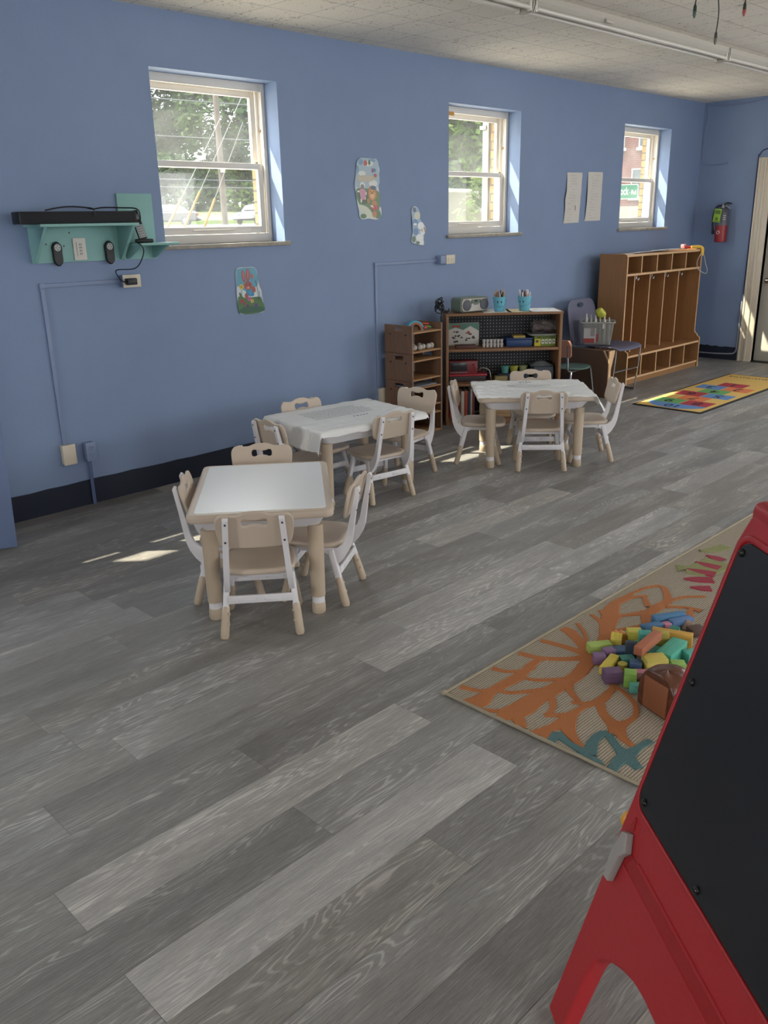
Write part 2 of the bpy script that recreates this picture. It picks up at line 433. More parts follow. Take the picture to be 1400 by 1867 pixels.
def window(i, x0, x1):
    fr = MB(); y = 4.875
    ring(fr, x0, x1, WZ0, WZ1, y, y+.02, .03, .055, .05)
    ring(fr, x0+.002, x1-.002, WZ0, WZ1-.002, y+.02, y+.115, .018, .05, .03)
    for xx in (x0+.018, x1-.018-.012): fr.box((xx, y+.05, WZ0+.05), (xx+.012, y+.065, WZ1-.03))
    o = struct(fr.build('window_%d' % i, vinyl))
    zm = 1.945
    lo = MB(); ring(lo, x0+.032, x1-.032, WZ0+.056, zm+.018, y+.022, y+.05, .04, .045, .036)
    lo.box((x0+.3, y+.012, WZ0+.075), (x0+.62, y+.022, WZ0+.085), .003)
    l = lo.build('lower_sash', vinyl, o)
    g = MB(); g.box((x0+.07, y+.034, WZ0+.1), (x1-.07, y+.037, zm-.017)); g.build('lower_pane', GLASS, l, 0)
    upb = MB(); ring(upb, x0+.032, x1-.032, zm-.018, WZ1-.035, y+.068, y+.095, .04, .034, .045)
    u = upb.build('upper_sash', vinyl, o)
    g = MB(); g.box((x0+.07, y+.08, zm+.015), (x1-.07, y+.083, WZ1-.078)); g.build('upper_pane', GLASS, u, 0)
    s = MB(); s.box((x0-.03, D-.028, WZ0-.026), (x1+.03, D+.0, WZ0-.0), .004); s.box((x0, D+.0005, WZ0-.006), (x1, y+.0, WZ0+.0))
    s.build('window_sill', sillm, o)
    k = MB(); k.box((x1-.032-.055, y+.028, zm+.018), (x1-.032-.03, y+.05, zm+.028), .003); k.cyl((x1-.02, y+.03, zm+.22), (x1-.02, y+.06, zm+.22), .008)
    k.build('sash_latch', lock, o)
for i, (a, b) in enumerate(WIN): window(i+1, a, b)
tape = MB().box((5.53, 4.868, 2.372), (5.70, 4.8745, 2.402), .001)
tag(tape.build('masking_tape', mat('tan_tape', 'd09a50', .6)), 'strip of tan tape stuck on top frame of the middle window', 'tape')

# ------------------------------------------------------------------ door on the east wall
cream = mat('cream_trim', 'd8cdb9', .45)
creamD = mat('grey_door_paint', 'c9c5ba', .5)
d = MB()
d.box((XR-.02, dY1, 0), (XR+.1, dY1+.155, dZ+.09), .006); d.box((XR-.032, dY1+.06, 0), (XR-.02, dY1+.085, dZ+.06), .004); d.box((XR-.028, dY1+.13, 0), (XR-.02, dY1+.15, dZ+.08), .003)
d.box((XR-.02, dY0-.155, 0), (XR+.1, dY0, dZ+.09), .006); d.box((XR-.02, dY0, dZ-.02), (XR+.1, dY1, dZ+.09), .006)
do = struct(d.build('door_1', cream))
l = MB(); l.box((XR+.06, dY0, .012), (XR+.105, dY1, dZ-.02), .003); lf = l.build('door_leaf', creamD, do)
t = MB(); t.box((XR-.02, dY0, 0), (XR+.14, dY1, .012), .002); t.build('threshold', mat('dark_metal', '4b4b4c', .4, .8), do)
h = MB(); h.cyl((XR+.06, 3.86, .885), (XR+.03, 3.86, .885), .03, n=20); h.box((XR+.0, 3.78, .872), (XR+.028, 3.875, .898), .008); h.build('door_handle', chrome, lf)
sg = MB(); sg.box((XR+.055, 3.79, 1.44), (XR+.0595, 3.915, 1.615), .001)
sgo = tag(sg.build('door_sign', paper), 'small white and red sign stuck on the grey door', 'sign')
g = MB(); g.box((XR+.0535, 3.885, 1.50), (XR+.055, 3.912, 1.61)); 
g.box((XR+.0535, 3.852, 1.535), (XR+.055, 3.866, 1.585)); g.box((XR+.0535, 3.838, 1.51), (XR+.055, 3.85, 1.545)); g.box((XR+.0535, 3.868, 1.505), (XR+.055, 3.879, 1.54)); g.box((XR+.0535, 3.80, 1.50), (XR+.055, 3.83, 1.60))
g.cyl((XR+.055, 3.858, 1.6), (XR+.0535, 3.858, 1.6), .009); g.cyl((XR+.055, 3.858, 1.46), (XR+.0535, 3.858, 1.46), .007)
g.build('sign_print', mat('sign_red', 'b23a3a', .6), sgo, 0)

# blue panel at far left
M = frame((1.577, 4.337, 0), (-.941, .338, 0), (-.338, -.941, 0)) @ Matrix.Rotation(R(-1.6), 4, 'Y')
bd = MB().box((0, 0, .014), (.27, .034, 1.95), .003)
tag(bd.build('partition_panel', mat('blue_panel_paint', '7485aa', .5), M=M), 'tall blue painted panel cut off by the left edge of the photo', 'panel')

# ------------------------------------------------------------------ kids' tables and chairs
dark = mat('dark_screw', '4a4a52', .4, .6)
def chair_proto():
    root = thing('kids_chair', '', 'chair')
    # seat: rounded square, dished
    def sq(t, e=4.2):
        c, s_ = math.cos(t), math.sin(t)
        return (abs(c)**(2/e)*(1 if c >= 0 else -1), abs(s_)**(2/e)*(1 if s_ >= 0 else -1))
    n = 40; vs = []; fs = []
    rings = [(0, .2725), (.3, .2728), (.55, .275), (.75, .2795), (.88, .283), (.955, .2825), (.99, .278), (1.0, .270), (.99, .263), (.96, .260), (.5, .260), (0, .260)]
    for r, z in rings:
        for i in range(n):
            a, b = sq(2*PI*i/n)
            zz = z-(.012*max(0, a*r-.6) if z > .262 else 0)
            w = .148*(1-.06*(a*r > 0)*a*r)
            vs.append((.187+a*r*.152, b*r*w, zz))
    for j in range(len(rings)-1):
        for i in range(n): fs.append((j*n+i, j*n+(i+1) % n, (j+1)*n+(i+1) % n, (j+1)*n+i))
    MB().add(vs, fs).build('seat', beige, root, 50)
    # back panel
    half = [(0, .552), (.032, .549), (.062, .538), (.088, .537), (.112, .541), (.134, .536), (.148, .518), (.151, .495), (.148, .455), (.141, .42), (.13, .4), (.108, .391), (.06, .387), (0, .386)]
    out = half + [(-x, z) for x, z in half[-2:0:-1]]
    hh = [(0, .512), (.02, .514), (.036, .519), (.047, .514), (.05, .502), (.047, .489), (.036, .485), (.02, .491), (0, .493)]
    hole = hh + [(-x, z) for x, z in hh[-2:0:-1]]
    M = frame((.018, 0, .386), (0, 1, 0), (-.25, 0, 1)) @ Matrix.Translation((0, -.386, 0))
    MB().plate([spline(out, 4), spline(hole, 4)], .014, .005, M).build('backrest', beige, root, 50)
    # side frames
    prof = [(-.034, .527), (-.020, .45), (-.004, .38), (.008, .32), (.024, .282), (.05, .262), (.11, .258), (.11, .240), (.078, .222), (.062, .196), (.045, .19), (.022, .214), (.0, .25), (-.014, .29), (-.022, .34), (-.034, .42), (-.052, .52), (-.045, .532)]
    Mx = Matrix(((1, 0, 0, 0), (0, 0, 1, 0), (0, 1, 0, 0), (0, 0, 0, 1)))
    for s_ in (1, -1):
        sh = lambda p: (p.x, p.y+s_*(.128-.022*(p.z-.19)/.34), p.z)
        mb = MB(); mb.prism(prof, -.011, .011, Mx); mb.map(sh)
        fr = mb.build('side_frame', white, root, 35)
        for z in (.505, .43):
            x = -.047 if z > .48 else -.034
            MB().cyl((x-.004, s_*(.128-.022*(z-.19)/.34), z), (x+.004, s_*(.128-.022*(z-.19)/.34), z), .0045, n=10).build('screw', dark, fr)
        for nm, top, foot in (('leg', (.08, .128, .25), (.012, .152, 0)), ('leg', (.24, .118, .25), (.302, .148, 0))):
            a = Vector((top[0], s_*top[1], top[2])); b = Vector((foot[0], s_*foot[1], foot[2]))
            d = (b-a).normalized(); k = a.lerp(b, .5)
            mb = MB(); X = (Vector((1, 0, 0))-d*d.x).normalized(); Y = d.cross(X)
            Mt = Matrix((X, Y, d)).transposed().to_4x4(); Mt.translation = a
            L1 = (k-a).length+.02; L2 = (b-a).length
            mb.prism(rrect(-.014, -.012, .014, .012, .005, 3), 0, L1, Mt)
            lg = mb.build(nm, white, root)
            sl = MB(); sl.lathe([(.0001, L1-.025), (.0150, L1-.025), (.0165, L1-.02), (.0175, L2-.03), (.0175, L2-.012), (.014, L2-.002), (.0001, L2-.0005)], 14, Mt)
            for u in (L1+.005, L1+.045): sl.cyl(Mt @ Vector((.010*(-1 if top[0] < .1 else 1), s_*.012, u)), Mt @ Vector((.0140*(-1 if top[0] < .1 else 1), s_*.0165, u)), .006, .005, n=10)
            sl.build('foot_sleeve', beigeL, lg)
    for x, z, w in ((.042, .145, .128), (.272, .145, .122)):
        mb = MB().box((x-.006, -w, z-.004), (x+.006, w, z+.03), .003)
        for y in (-.05, .05): mb.box((x-.009, y-.034, z+.004), (x+.009, y+.034, z+.021), .003)
        mb.build('stretcher', white, root)
    mb = MB()
    for s_ in (1, -1): mb.box((.06, s_*.118-.008, .236), (.27, s_*.118+.008, .2595), .003)
    mb.box((.068, -.112, .24), (.082, .112, .2595), .003); mb.box((.25, -.112, .24), (.264, .112, .2595), .003)
    mb.build('seat_frame', white, root)
    return root

chairs = [
 (1.815, 2.545, 50.8, 'beige kids chair with its back to the camera at the uncovered white table'),
 (2.384, 2.590, 122.5, 'beige kids chair in side view on the right side of the uncovered white table'),
 (1.906, 3.142, -40.0, 'beige kids chair on the wall side of the uncovered table, left of its white top'),
 (2.466, 3.352, -129.6, 'beige kids chair facing the camera behind the far edge of the uncovered table'),
 (3.444, 3.392, 81.6, 'beige kids chair seen from behind at the front side of the table with printed cover'),
 (4.068, 3.790, 190.0, 'sunlit beige kids chair facing left at the right end of the printed plastic covered table'),
 (3.352, 4.100, -95.0, 'beige kids chair against the blue wall behind the printed plastic covered table'),
 (2.850, 3.770, -3.0, 'beige kids chair at the left end of the printed plastic covered table, half hidden'),
 (4.520, 3.097, 41.5, 'beige kids chair with its back to the camera at the far crumpled cover table'),
 (4.420, 3.745, -54.0, 'beige kids chair in side view at the left end of the far crumpled cover table'),
 (5.152, 2.980, 134.0, 'beige kids chair at the right end of the far table, below the loose plastic corner'),
 (5.104, 3.620, -135.0, 'beige kids chair between the far table and the black pegboard bookshelf'),
]
cp = chair_proto()
for i, (x, y, a, lb) in enumerate(chairs):
    c = cp if i == 0 else copy_tree(cp)
    c.location = (x, y, 0); c.rotation_euler = (0, 0, R(a)); c['label'] = lb; c['group'] = 'beige kids chairs around the three low tables'

TW, TD, TH = .76, .59, .487
board = mat('white_table_board', 'f0f1f0', .25, bump=(9, .02))
def table_proto():
    root = thing('kids_table', '', 'table')
    a, b = TW/2, TD/2
    MB().plate([rrect(-a, -b, a, b, .035)], .036, .011, Matrix.Translation((0, 0, TH-.018))).build('tabletop', beige, root, 50)
    MB().plate([rrect(-a+.03, -b+.03, a-.03, b-.03, .02)], .006, .002, Matrix.Translation((0, 0, TH-.0014))).build('top_board', board, root, 50)
    lo = rrect(-a+.075, -b+.06, a-.075, b-.06, .03); hi = rrect(-a+.035, -b+.03, a-.035, b-.03, .03); n = len(lo)
    mb = MB().add([(x, y, .395) for x, y in lo]+[(x, y, .452) for x, y in hi], [tuple(range(n-1, -1, -1)), tuple(range(n, 2*n))]+[(i, (i+1) % n, n+(i+1) % n, n+i) for i in range(n)])
    mb.build('apron', white, root, 40)
    for sx in (-1, 1):
        for sy in (-1, 1):
            T = Matrix.Translation((sx*(a-.09), sy*(b-.078), 0))
            lg = MB().lathe([(.0001, .40), (.0335, .40), (.0325, .30), (.0305, .078), (.0001, .078)], 22, T).build('leg', beigeL, root)
            MB().lathe([(.0001, .079), (.027, .079), (.027, .046), (.0001, .046)], 22, T).build('collar', white, lg)
            MB().lathe([(.0001, .05), (.027, .05), (.029, .047), (.0295, .006), (.026, .0), (.0001, 0)], 22, T).build('foot', beigeL, lg)
    return root
tp = table_proto()
tabs = [(2.150, 2.930, 50.8, 'low square-legged table with bare white top and beige rim, nearest to the camera'),
        (3.385, 3.735, -7.1, 'low table under a white plastic cover with printed lines, beside the blue wall'),
        (4.755, 3.370, -45.6, 'low table farthest from the camera, under a crumpled white plastic cover')]
for i, (x, y, a, lb) in enumerate(tabs):
    t = tp if i == 0 else copy_tree(tp)
    t.location = (x, y, 0); t.rotation_euler = (0, 0, R(a)); t['label'] = lb.replace('square-legged ', ''); t['group'] = 'low kids tables'

# plastic covers
def film_material():
    m = bpy.data.materials.new('white_plastic_film'); m.use_nodes = True; nt = m.node_tree; N = nt.nodes; L = nt.links
    b = N['Principled BSDF']; b.inputs['Base Color'].default_value = (*lin('f4f4f2'), 1); b.inputs['Roughness'].default_value = .3; b.inputs['Specular IOR Level'].default_value = .45
    tl = N.new('ShaderNodeBsdfTranslucent'); tl.inputs[0].default_value = (*lin('f2f2f0'), 1)
    mx = N.new('ShaderNodeMixShader'); mx.inputs[0].default_value = .15
    L.new(b.outputs[0], mx.inputs[1]); L.new(tl.outputs[0], mx.inputs[2]); L.new(mx.outputs[0], N['Material Output'].inputs[0])
    tc = N.new('ShaderNodeTexCoord'); n = N.new('ShaderNodeTexNoise'); n.inputs['Scale'].default_value = 9; n.inputs['Detail'].default_value = 5; n.inputs['Distortion'].default_value = 1.2
    mp = N.new('ShaderNodeMapping'); mp.inputs['Scale'].default_value = (.8, 2.2, 1); L.new(tc.outputs['Object'], mp.inputs[0]); L.new(mp.outputs[0], n.inputs['Vector'])
    bp = N.new('ShaderNodeBump'); bp.inputs['Strength'].default_value = .9; bp.inputs['Distance'].default_value = .012
    L.new(n.outputs['Fac'], bp.inputs['Height']); L.new(bp.outputs[0], b.inputs['Normal']); return m
film = film_material(); ink = mat('printed_ink', '4c4e55', .6)
from mathutils import noise as mn
def cover(tab, over, name, label, amp, seed, text, flare=None):
    """over = overhang at -x, +x, -y, +y"""
    x0, y0, rz, _ = tab
    a, b = TW/2+.002, TD/2+.002
    def fold(u, lim, o0, o1, w):
        lo, hi = -lim-o0, lim+o1
        return lo+(hi-lo)*u
    def P(u, v):
        X = fold(u, a, over[0], over[1], 0); Y = fold(v, b, over[2], over[3], 0)
        wv = .018*mn.noise((X*5+seed, Y*5, seed))
        dx = max(0, abs(X)-a); dy = max(0, abs(Y)-b)
        z = TH+.0035
        nz = mn.noise((X*7+seed, Y*16+seed, 0))*amp+mn.noise((X*23, Y*31, seed))*amp*.5
        z += abs(nz)
        x, y = X, Y
        sl = .16
        if flare and X > a: sl = flare
        if dx > 0:
            r = min(dx, .02); x = math.copysign(a+r*.5+(dx-r if dx > r else 0)*sl*(1+.7*mn.noise((Y*11, seed, 1)))+.004*mn.noise((Y*20, dx*9, seed)), X); z -= r*.6+(dx-r if dx > r else 0)*math.sqrt(max(0, 1-sl*sl))
        if dy > 0:
            r = min(dy, .02); y = math.copysign(b+r*.5+(dy-r if dy > r else 0)*.12+.004*mn.noise((X*20, dy*9, seed)), Y); z -= (r*.6+(dy-r if dy > r else 0)*.97)*(1 if dx == 0 else .75)
        edge = (dx+dy > 0)
        if edge: x += wv*.5; y += wv*.4; z += .010*mn.noise((X*13, Y*13, seed+2))*min(1, (dx+dy)*14)
        return (x, y, z)
    mb = MB().grid(P, 96, 76)
    M = Matrix.Translation((x0, y0, 0)) @ Matrix.Rotation(R(rz), 4, 'Z')
    o = mb.build(name, film, smooth=180, M=M); tag(o, label, 'tablecloth', 'white plastic table covers')
    rg = random.Random(seed); tx = MB()
    for (cx, cy, ln, n, hgt, sp) in text:
        for k in range(n):
            X = cx-ln/2; Y = cy-k*sp; end = cx+ln/2*rg.uniform(.72, 1)
            while X < end:
                wd = rg.uniform(.006, .02)
                zz = TH+.0045+amp*1.1
                tx.box((X, Y-hgt/2, zz-.0004), (X+wd, Y+hgt/2, zz)); X += wd+hgt*.9
    tx.build('printed_text', ink, o, 0)
cover(tabs[1], (.125, .03, .045, .02), 'table_cover', 'white plastic cover with lines of small print draped over the table by the wall', .0065, 3,
      [(-.02, .15, .44, 7, .005, .032), (.04, -.11, .12, 1, .012, .03)])
cover(tabs[2], (.012, .13, .012, .014), 'table_cover', 'crumpled white plastic cover on the far table with one end hanging loose', .011, 8,
      [(-.02, .17, .08, 2, .010, .03), (0, .06, .3, 3, .004, .03)], flare=.5)

# ------------------------------------------------------------------ hopscotch rug
hx0, hx1, hy0, hy1 = 6.83, 8.83, 3.105, 3.75
HM = Matrix.Translation((hx0, hy0, 0))
hl, hw = hx1-hx0, hy1-hy0
hr = MB().plate([rrect(0, 0, hl, hw, .02)], .008, .003, HM @ Matrix.Translation((hl/2*0, 0, .004)))
hro = tag(hr.build('hopscotch_rug', mat('rug_black_border', '23211f', .9)), 'yellow hopscotch runner rug with coloured numbered squares and black border', 'rug')
MB().plate([rrect(.025, .025, hl-.025, hw-.025, .01)], .003, .001, HM @ Matrix.Translation((0, 0, .0085))).build('rug_field', mat('rug_yellow', 'd9b263', .95, bump=(160, .2)), hro)
rc = dict(r='a93440', o='d97b4a', g='67a35f', b='5f86b8')
sqs = MB(); RM = [mat('rug_'+k, v, .95, bump=(160, .2)) for k, v in rc.items()]; RI = {k: i for i, k in enumerate(rc)}
numb = MB()
s = .2; c0 = hw/2
cells = [(.105, c0, 'b', '10', 'half'), (.335, c0+.13, 'g', '9', 0), (.335, c0-.13, 'r', '8', 0), (.54, c0, 'o', '7', 0), (.745, c0+.13, 'r', '6', 0), (.745, c0-.13, 'b', '5', 0),
         (.95, c0, 'g', '4', 0), (1.155, c0+.13, 'b', '3', 0), (1.155, c0-.13, 'o', '2', 0), (1.36, c0, 'r', '1', 0)]
for x, y, col, nm, kind in cells:
    sqs.mi = RI[col]
    if kind == 'half':
        pl = [(.235, c0-.26), (.235, c0+.26)]+[(.235-.2*math.sin(PI*i/16), c0+.26*math.cos(PI*i/16)) for i in range(1, 16)]
        sqs.prism(pl, .0098, .0108, HM)
    else:
        sqs.box((x-.1, y-.125, .0098), (x+.1, y+.125, .0108), 0, HM)
    numb.text(nm, .17 if kind != 'half' else .15, HM @ Matrix.Translation((x+(.03 if kind else 0), y, .0112)) @ Matrix.Rotation(R(90), 4, 'Z'), .0006, .002)
sqs.build('rug_squares', RM, hro, 0)
numb.build('rug_numbers', mat('rug_ink', '1f1f28', .9), hro, 0)
li = MB()
rg = random.Random(5)
for k in range(16):
    y = .07+k*.032; li.box((1.82, y, .0101), (1.845+rg.uniform(0, .02), y+rg.uniform(.012, .024), .0106), 0, HM)
li.build('rug_lettering', mat('rug_letter', '4a4436', .9), hro, 0)

# ------------------------------------------------------------------ black pegboard bookshelf
BX, BY, BA = 5.147, 4.470, -43.6
BW, BD, BH = .92, .31, .889
bs = thing('bookshelf', 'wooden bookshelf with black pegboard back, standing at an angle to the wall', 'bookshelf', (BX, BY, 0), BA)
oak = mat('oak_board', '8a6444', .5, noise=(4, .12, (2, 12, 12)))
peg = bpy.data.materials.new('black_pegboard'); peg.use_nodes = True
nt = peg.node_tree; N = nt.nodes; L = nt.links; b = N['Principled BSDF']; b.inputs['Roughness'].default_value = .6
tc = N.new('ShaderNodeTexCoord'); vm = N.new('ShaderNodeVectorMath'); vm.operation = 'MODULO'; vm.inputs[1].default_value = (.0254, .0254, .0254)
av = N.new('ShaderNodeVectorMath'); av.inputs[1].default_value = (10.16, 10.16, 10.16); L.new(tc.outputs['Object'], av.inputs[0]); L.new(av.outputs[0], vm.inputs[0])
sv = N.new('ShaderNodeVectorMath'); sv.operation = 'SUBTRACT'; sv.inputs[1].default_value = (.0127, .0127, .0127); L.new(vm.outputs[0], sv.inputs[0])
ml = N.new('ShaderNodeVectorMath'); ml.operation = 'MULTIPLY'; ml.inputs[1].default_value = (1, 0, 1); L.new(sv.outputs[0], ml.inputs[0])
ln = N.new('ShaderNodeVectorMath'); ln.operation = 'LENGTH'; L.new(ml.outputs[0], ln.inputs[0])
lt = N.new('ShaderNodeMath'); lt.operation = 'LESS_THAN'; lt.inputs[1].default_value = .0036; L.new(ln.outputs['Value'], lt.inputs[0])
mx = N.new('ShaderNodeMix'); mx.data_type = 'RGBA'; L.new(lt.outputs[0], mx.inputs[0]); mx.inputs[6].default_value = (*lin('232326'), 1); mx.inputs[7].default_value = (*lin('b9bcc4'), 1)
L.new(mx.outputs[2], b.inputs['Base Color'])
t = .022
MB().box((0, 0, 0), (t, BD, BH-.021), .002).build('side_panel', oak, bs); MB().box((BW-t, 0, 0), (BW, BD, BH-.021), .002).build('side_panel', oak, bs)
MB().box((-.004, -.004, BH-.02), (BW+.004, BD, BH), .003).build('top', oak, bs)
SZ = [.045, .335, .61]
for z in SZ: MB().box((t, .004, z-.02), (BW-t, BD-.012, z), .002).build('shelf', oak, bs)
MB().box((t, .012, 0), (BW-t, .03, .024)).build('plinth', oak, bs)
MB().box((t, BD-.01, .05), (BW-t, BD-.004, BH-.021)).build('pegboard_back', peg, bs, 0)
Mb = Matrix.Translation((BX, BY, 0)) @ Matrix.Rotation(R(BA), 4, 'Z')
def on_shelf(x, y, z, rz=0): return Mb @ Matrix.Translation((x, y, z)) @ Matrix.Rotation(R(rz), 4, 'Z')
def put(o, M): o.matrix_world = M; return o
def root_at(name, label, cat, M, group=None):
    o = thing(name, label, cat, (0, 0, 0), 0, group); o.matrix_world = M; return o

# radio on top
rd = root_at('radio', 'grey portable radio with two round speakers on the bookshelf top', 'radio', on_shelf(.20, .135, BH+.0015, 33))
grn = mat('radio_green_grey', '6d7a6c', .45); sil = mat('radio_silver', 'b9b5ac', .35, .3); spk = mat('speaker_mesh', '5e6066', .6)
MB().plate([rrect(-.145, 0, .145, .115, .032)], .13, .012, frame((0, 0, 0), (1, 0, 0), (0, 0, 1))).build('body', grn, rd, 50)
MB().plate([rrect(-.135, .008, .135, .107, .03)], .014, .005, frame((0, -.067, 0), (1, 0, 0), (0, 0, 1))).build('front_panel', sil, rd, 50)
for sx in (-.088, .088):
    s_ = MB().lathe([(.0001, .012), (.018, .0115), (.040, .006), (.043, .004), (.043, 0)], 24, frame((sx, -.0735, .058), (1, 0, 0), (0, 0, 1)) ).build('speaker', spk, rd)
MB().box((-.045, -.078, .070), (.045, -.0735, .1), .008).build('control_panel', grn, rd); MB().box((-.014, -.0795, .08), (.014, -.0782, .095)).build('display', black, rd, 0)
mb = MB()
for i in range(5): mb.box((-.02+i*.009, -.0795, .06), (-.014+i*.009, -.0737, .066), .001)
mb.build('buttons', dark, rd)
# coiled cord beside
p = []
for i in range(60):
    a = i/59*PI*2*3; p.append((-.03*math.cos(a)*(1+.3*math.sin(a*.37)), .012*math.sin(a*1.7), .02+.05*abs(math.sin(a*.5))-.03*(i/59)))
cd = MB().tube([on_shelf(-.03, .03, BH+.03) @ Vector((q[0]*.9-.022, q[1]-.02, q[2]+.0)) for q in p], .004, 6)
tl = [(.03, .02, .008), (-.006, .012, .012), (-.02, .0, .02), (-.024, -.005, -.02), (-.022, -.006, -.08), (-.028, -.006, -.02), (-.018, -.008, -.07), (-.02, -.008, -.1)]
cd.tube([on_shelf(-.012, .02, BH) @ Vector(q) for q in spline(tl, 4, False)], .0055, 6)
for q in range(5):
    cd.tube([on_shelf(-.05, .02, BH+.045) @ Vector((.035*math.cos(PI*2*i/20+q)*(1-.1*q), .012*math.sin(q*2+i*.3), .04*math.sin(PI*2*i/20)+.01*q)) for i in range(21)], .0045, 6)
cd.tube([on_shelf(-.02, .03, BH+.03) @ Vector(q) for q in spline([(-.01, 0, .01), (.03, .01, -.015), (.05, .05, -.01), (.055, .09, .0)], 5, False)], .0045, 6)
pc_ = cd.build('power_cord', black, rd); pc_.matrix_parent_inverse = rd.matrix_world.inverted()

# smiling pails with pencils / markers
cyan = mat('pail_blue', '6fb9cf', .4); blk = mat('print_black', '1b1d22', .6)
def pail(x, y, rz, label, kind, seed):
    M = on_shelf(x, y, BH+.002, rz); o = root_at('pail', label, 'pail', M, 'smiling pails on the bookshelf')
    MB().lathe([(.0001, .0), (.039, 0), (.041, .002), (.0525, .105), (.056, .106), (.056, .112), (.0535, .112), (.050, .106), (.039, .006), (.0001, .005)], 32).build('body', cyan, o, 40)
    fc = MB()
    def onp(a, z):
        r = .041+(z-.002)/.103*.0115+.0008; return (r*math.sin(a), -r*math.cos(a), z)
    for a in (-.30, .30):
        vs = [onp(a+.085*math.cos(q), .073+.0095*math.sin(q)) for q in [2*PI*i/14 for i in range(14)]]
        fc.add(vs, [tuple(range(14))])
    fc.tube([onp(-.42+.84*i/14, .047-.016*math.sin(PI*i/14)) for i in range(15)], .0014, 5)
    fc.build('smiling_face', blk, o)
    hd = [(.055*math.cos(PI*i/16), -.058*math.sin(PI*i/16)*.75-.003, .102-.062*math.sin(PI*i/16)) for i in range(17)]
    MB().tube([Matrix.Rotation(.5, 4, 'Z') @ Vector(q) for q in hd], .0018, 6).build('handle', mat('pail_handle', '5fa7bd', .4), o)
    rg = random.Random(seed)
    cols = {'pencil': ['2a2f3a', 'd8a23c', '23262e', '3a3f44', 'd7b48c', 'd9b892', '6b3a3a', '8a5a3f', 'e0c49a', '26344a', 'ded9cd', '2d3138', '3c5a4a'],
            'marker': ['b5453f', 'e6e2da', '30343c', 'd9d4cc', '9c3f5a', 'e3ded6', '2d3f86', 'ddd8d0', '2a2e36', 'e6e2da', '7a2f35', 'cfcac2']}[kind]
    names = {'2a2f3a': 'dark navy', 'd8a23c': 'yellow', '23262e': 'black', '3a3f44': 'charcoal', 'd7b48c': 'tan', 'd9b892': 'pale tan', '6b3a3a': 'maroon', '8a5a3f': 'brown', 'e0c49a': 'cream', '26344a': 'dark blue', 'ded9cd': 'off white', '2d3138': 'grey black', '3c5a4a': 'dark green',
             'b5453f': 'red', 'e6e2da': 'white', '30343c': 'black', 'd9d4cc': 'pale grey', '9c3f5a': 'magenta', 'e3ded6': 'white', '2d3f86': 'blue', 'ddd8d0': 'white', '2a2e36': 'black', '7a2f35': 'maroon', 'cfcac2': 'grey'}
    seen = {}
    for i, c in enumerate(cols):
        a = 2*PI*i/len(cols)+rg.uniform(-.1, .1); r0 = .018; r1 = .042 if i % 2 else .026
        b0 = Vector((r0*math.cos(a), r0*math.sin(a), .008)); hz = rg.uniform(.14, .178) if kind == 'pencil' else rg.uniform(.138, .165)
        b1 = Vector((r1*math.cos(a), r1*math.sin(a), hz)); d = (b1-b0).normalized()
        nm = names[c]
        if kind == 'pencil':
            mb = MB().cyl(b0, b1-d*.014, .0042, n=8); o2 = mb.build('pencil', mat('stick_'+c, c, .5))
            tipm = MB().cyl(b1-d*.014, b1, .0040, .0005, n=8).build('pencil_tip', mat('pencil_wood', 'd3ab7c', .6), o2)
        else:
            mb = MB().cyl(b0, b1-d*.03, .006, n=10); o2 = mb.build('marker', mat('stick_'+c, c, .5))
            MB().cyl(b1-d*.03, b1, .0068, .0055, n=10, rim=.001).build('cap', mat('stick_'+('e6e2da' if i % 2 else c), 'e6e2da' if i % 2 else c, .5), o2)
        o2.matrix_world = M
        lab = '%s %s standing in the %s smiling blue pail' % (nm, kind, 'left' if kind == 'pencil' else 'right')
        tag(o2, lab, kind, kind+'s in the pail')
    return o
pail(.435, .115, -8, 'light blue smiling pail full of pencils, beside the radio', 'pencil', 3)
pail(.632, .105, -38, 'light blue smiling pail full of markers, right of the other pail', 'marker', 4)
# papers on the top
for j, (x0, y0, x1, y1, rz, lb, c) in enumerate([(.30, .01, .52, .29, 4, 'white paper under the left smiling pail', 'dddad2'), (.50, .012, .66, .27, -3, 'cream paper lying between the two smiling pails', 'd9c79e'), (.68, .006, .905, .295, 2, 'white paper with faint drawings at right end of bookshelf top', 'e6e4e0')]):
    mb = MB().box((x0, y0, BH+.0003), (x1, y1, BH+.0011)); o = mb.build('paper_sheet', mat('paper_'+c, c, .8), smooth=0); o.matrix_world = Mb
    tag(o, lb, 'paper', 'papers on the bookshelf')
    if j == 2:
        k = MB(); k.mi = 0; k.disc(.74, .20, .02, .012, BH+.0013); k.mi = 1; k.disc(.86, .24, .02, .014, BH+.0013); k.build('drawing', [mat('crayon_red', 'c98a80', .8), mat('crayon_blue', '9db7bd', .8)], o, 0)

# contents of the upper shelf (z=.61)
z = .6105
pz = root_at('puzzle_box', 'white and green picture box standing at left of the upper shelf', 'box', on_shelf(.037, .20, z))
MB().box((0, 0, 0), (.25, .055, .185), .002).build('carton', mat('box_white', 'c9c6be', .6), pz)
pc = MB(); F = frame((0, -.0006, 0), (1, 0, 0), (0, 0, 1))
pc.mi = 0; pc.flat([(.002, .13), (.06, .15), (.12, .128), (.18, .16), (.248, .12), (.248, .183), (.002, .183)], 0, F)
rg = random.Random(9)
pc.mi = 1
for cx, cy in ((.07, .115), (.055, .075), (.17, .105), (.07, .045), (.165, .05), (.20, .075), (.10, .075)):
    for k in range(4): pc.disc(cx+rg.uniform(-.02, .02), cy+rg.uniform(-.012, .012), rg.uniform(.006, .013), rg.uniform(.004, .009), .0004+.0001*k, 10, F)
pc.mi = 2; pc.box((.03, .150, .0003), (.10, .166, .0006), 0, F); pc.disc(.165, .108, .012, .012, .001, 12, F)
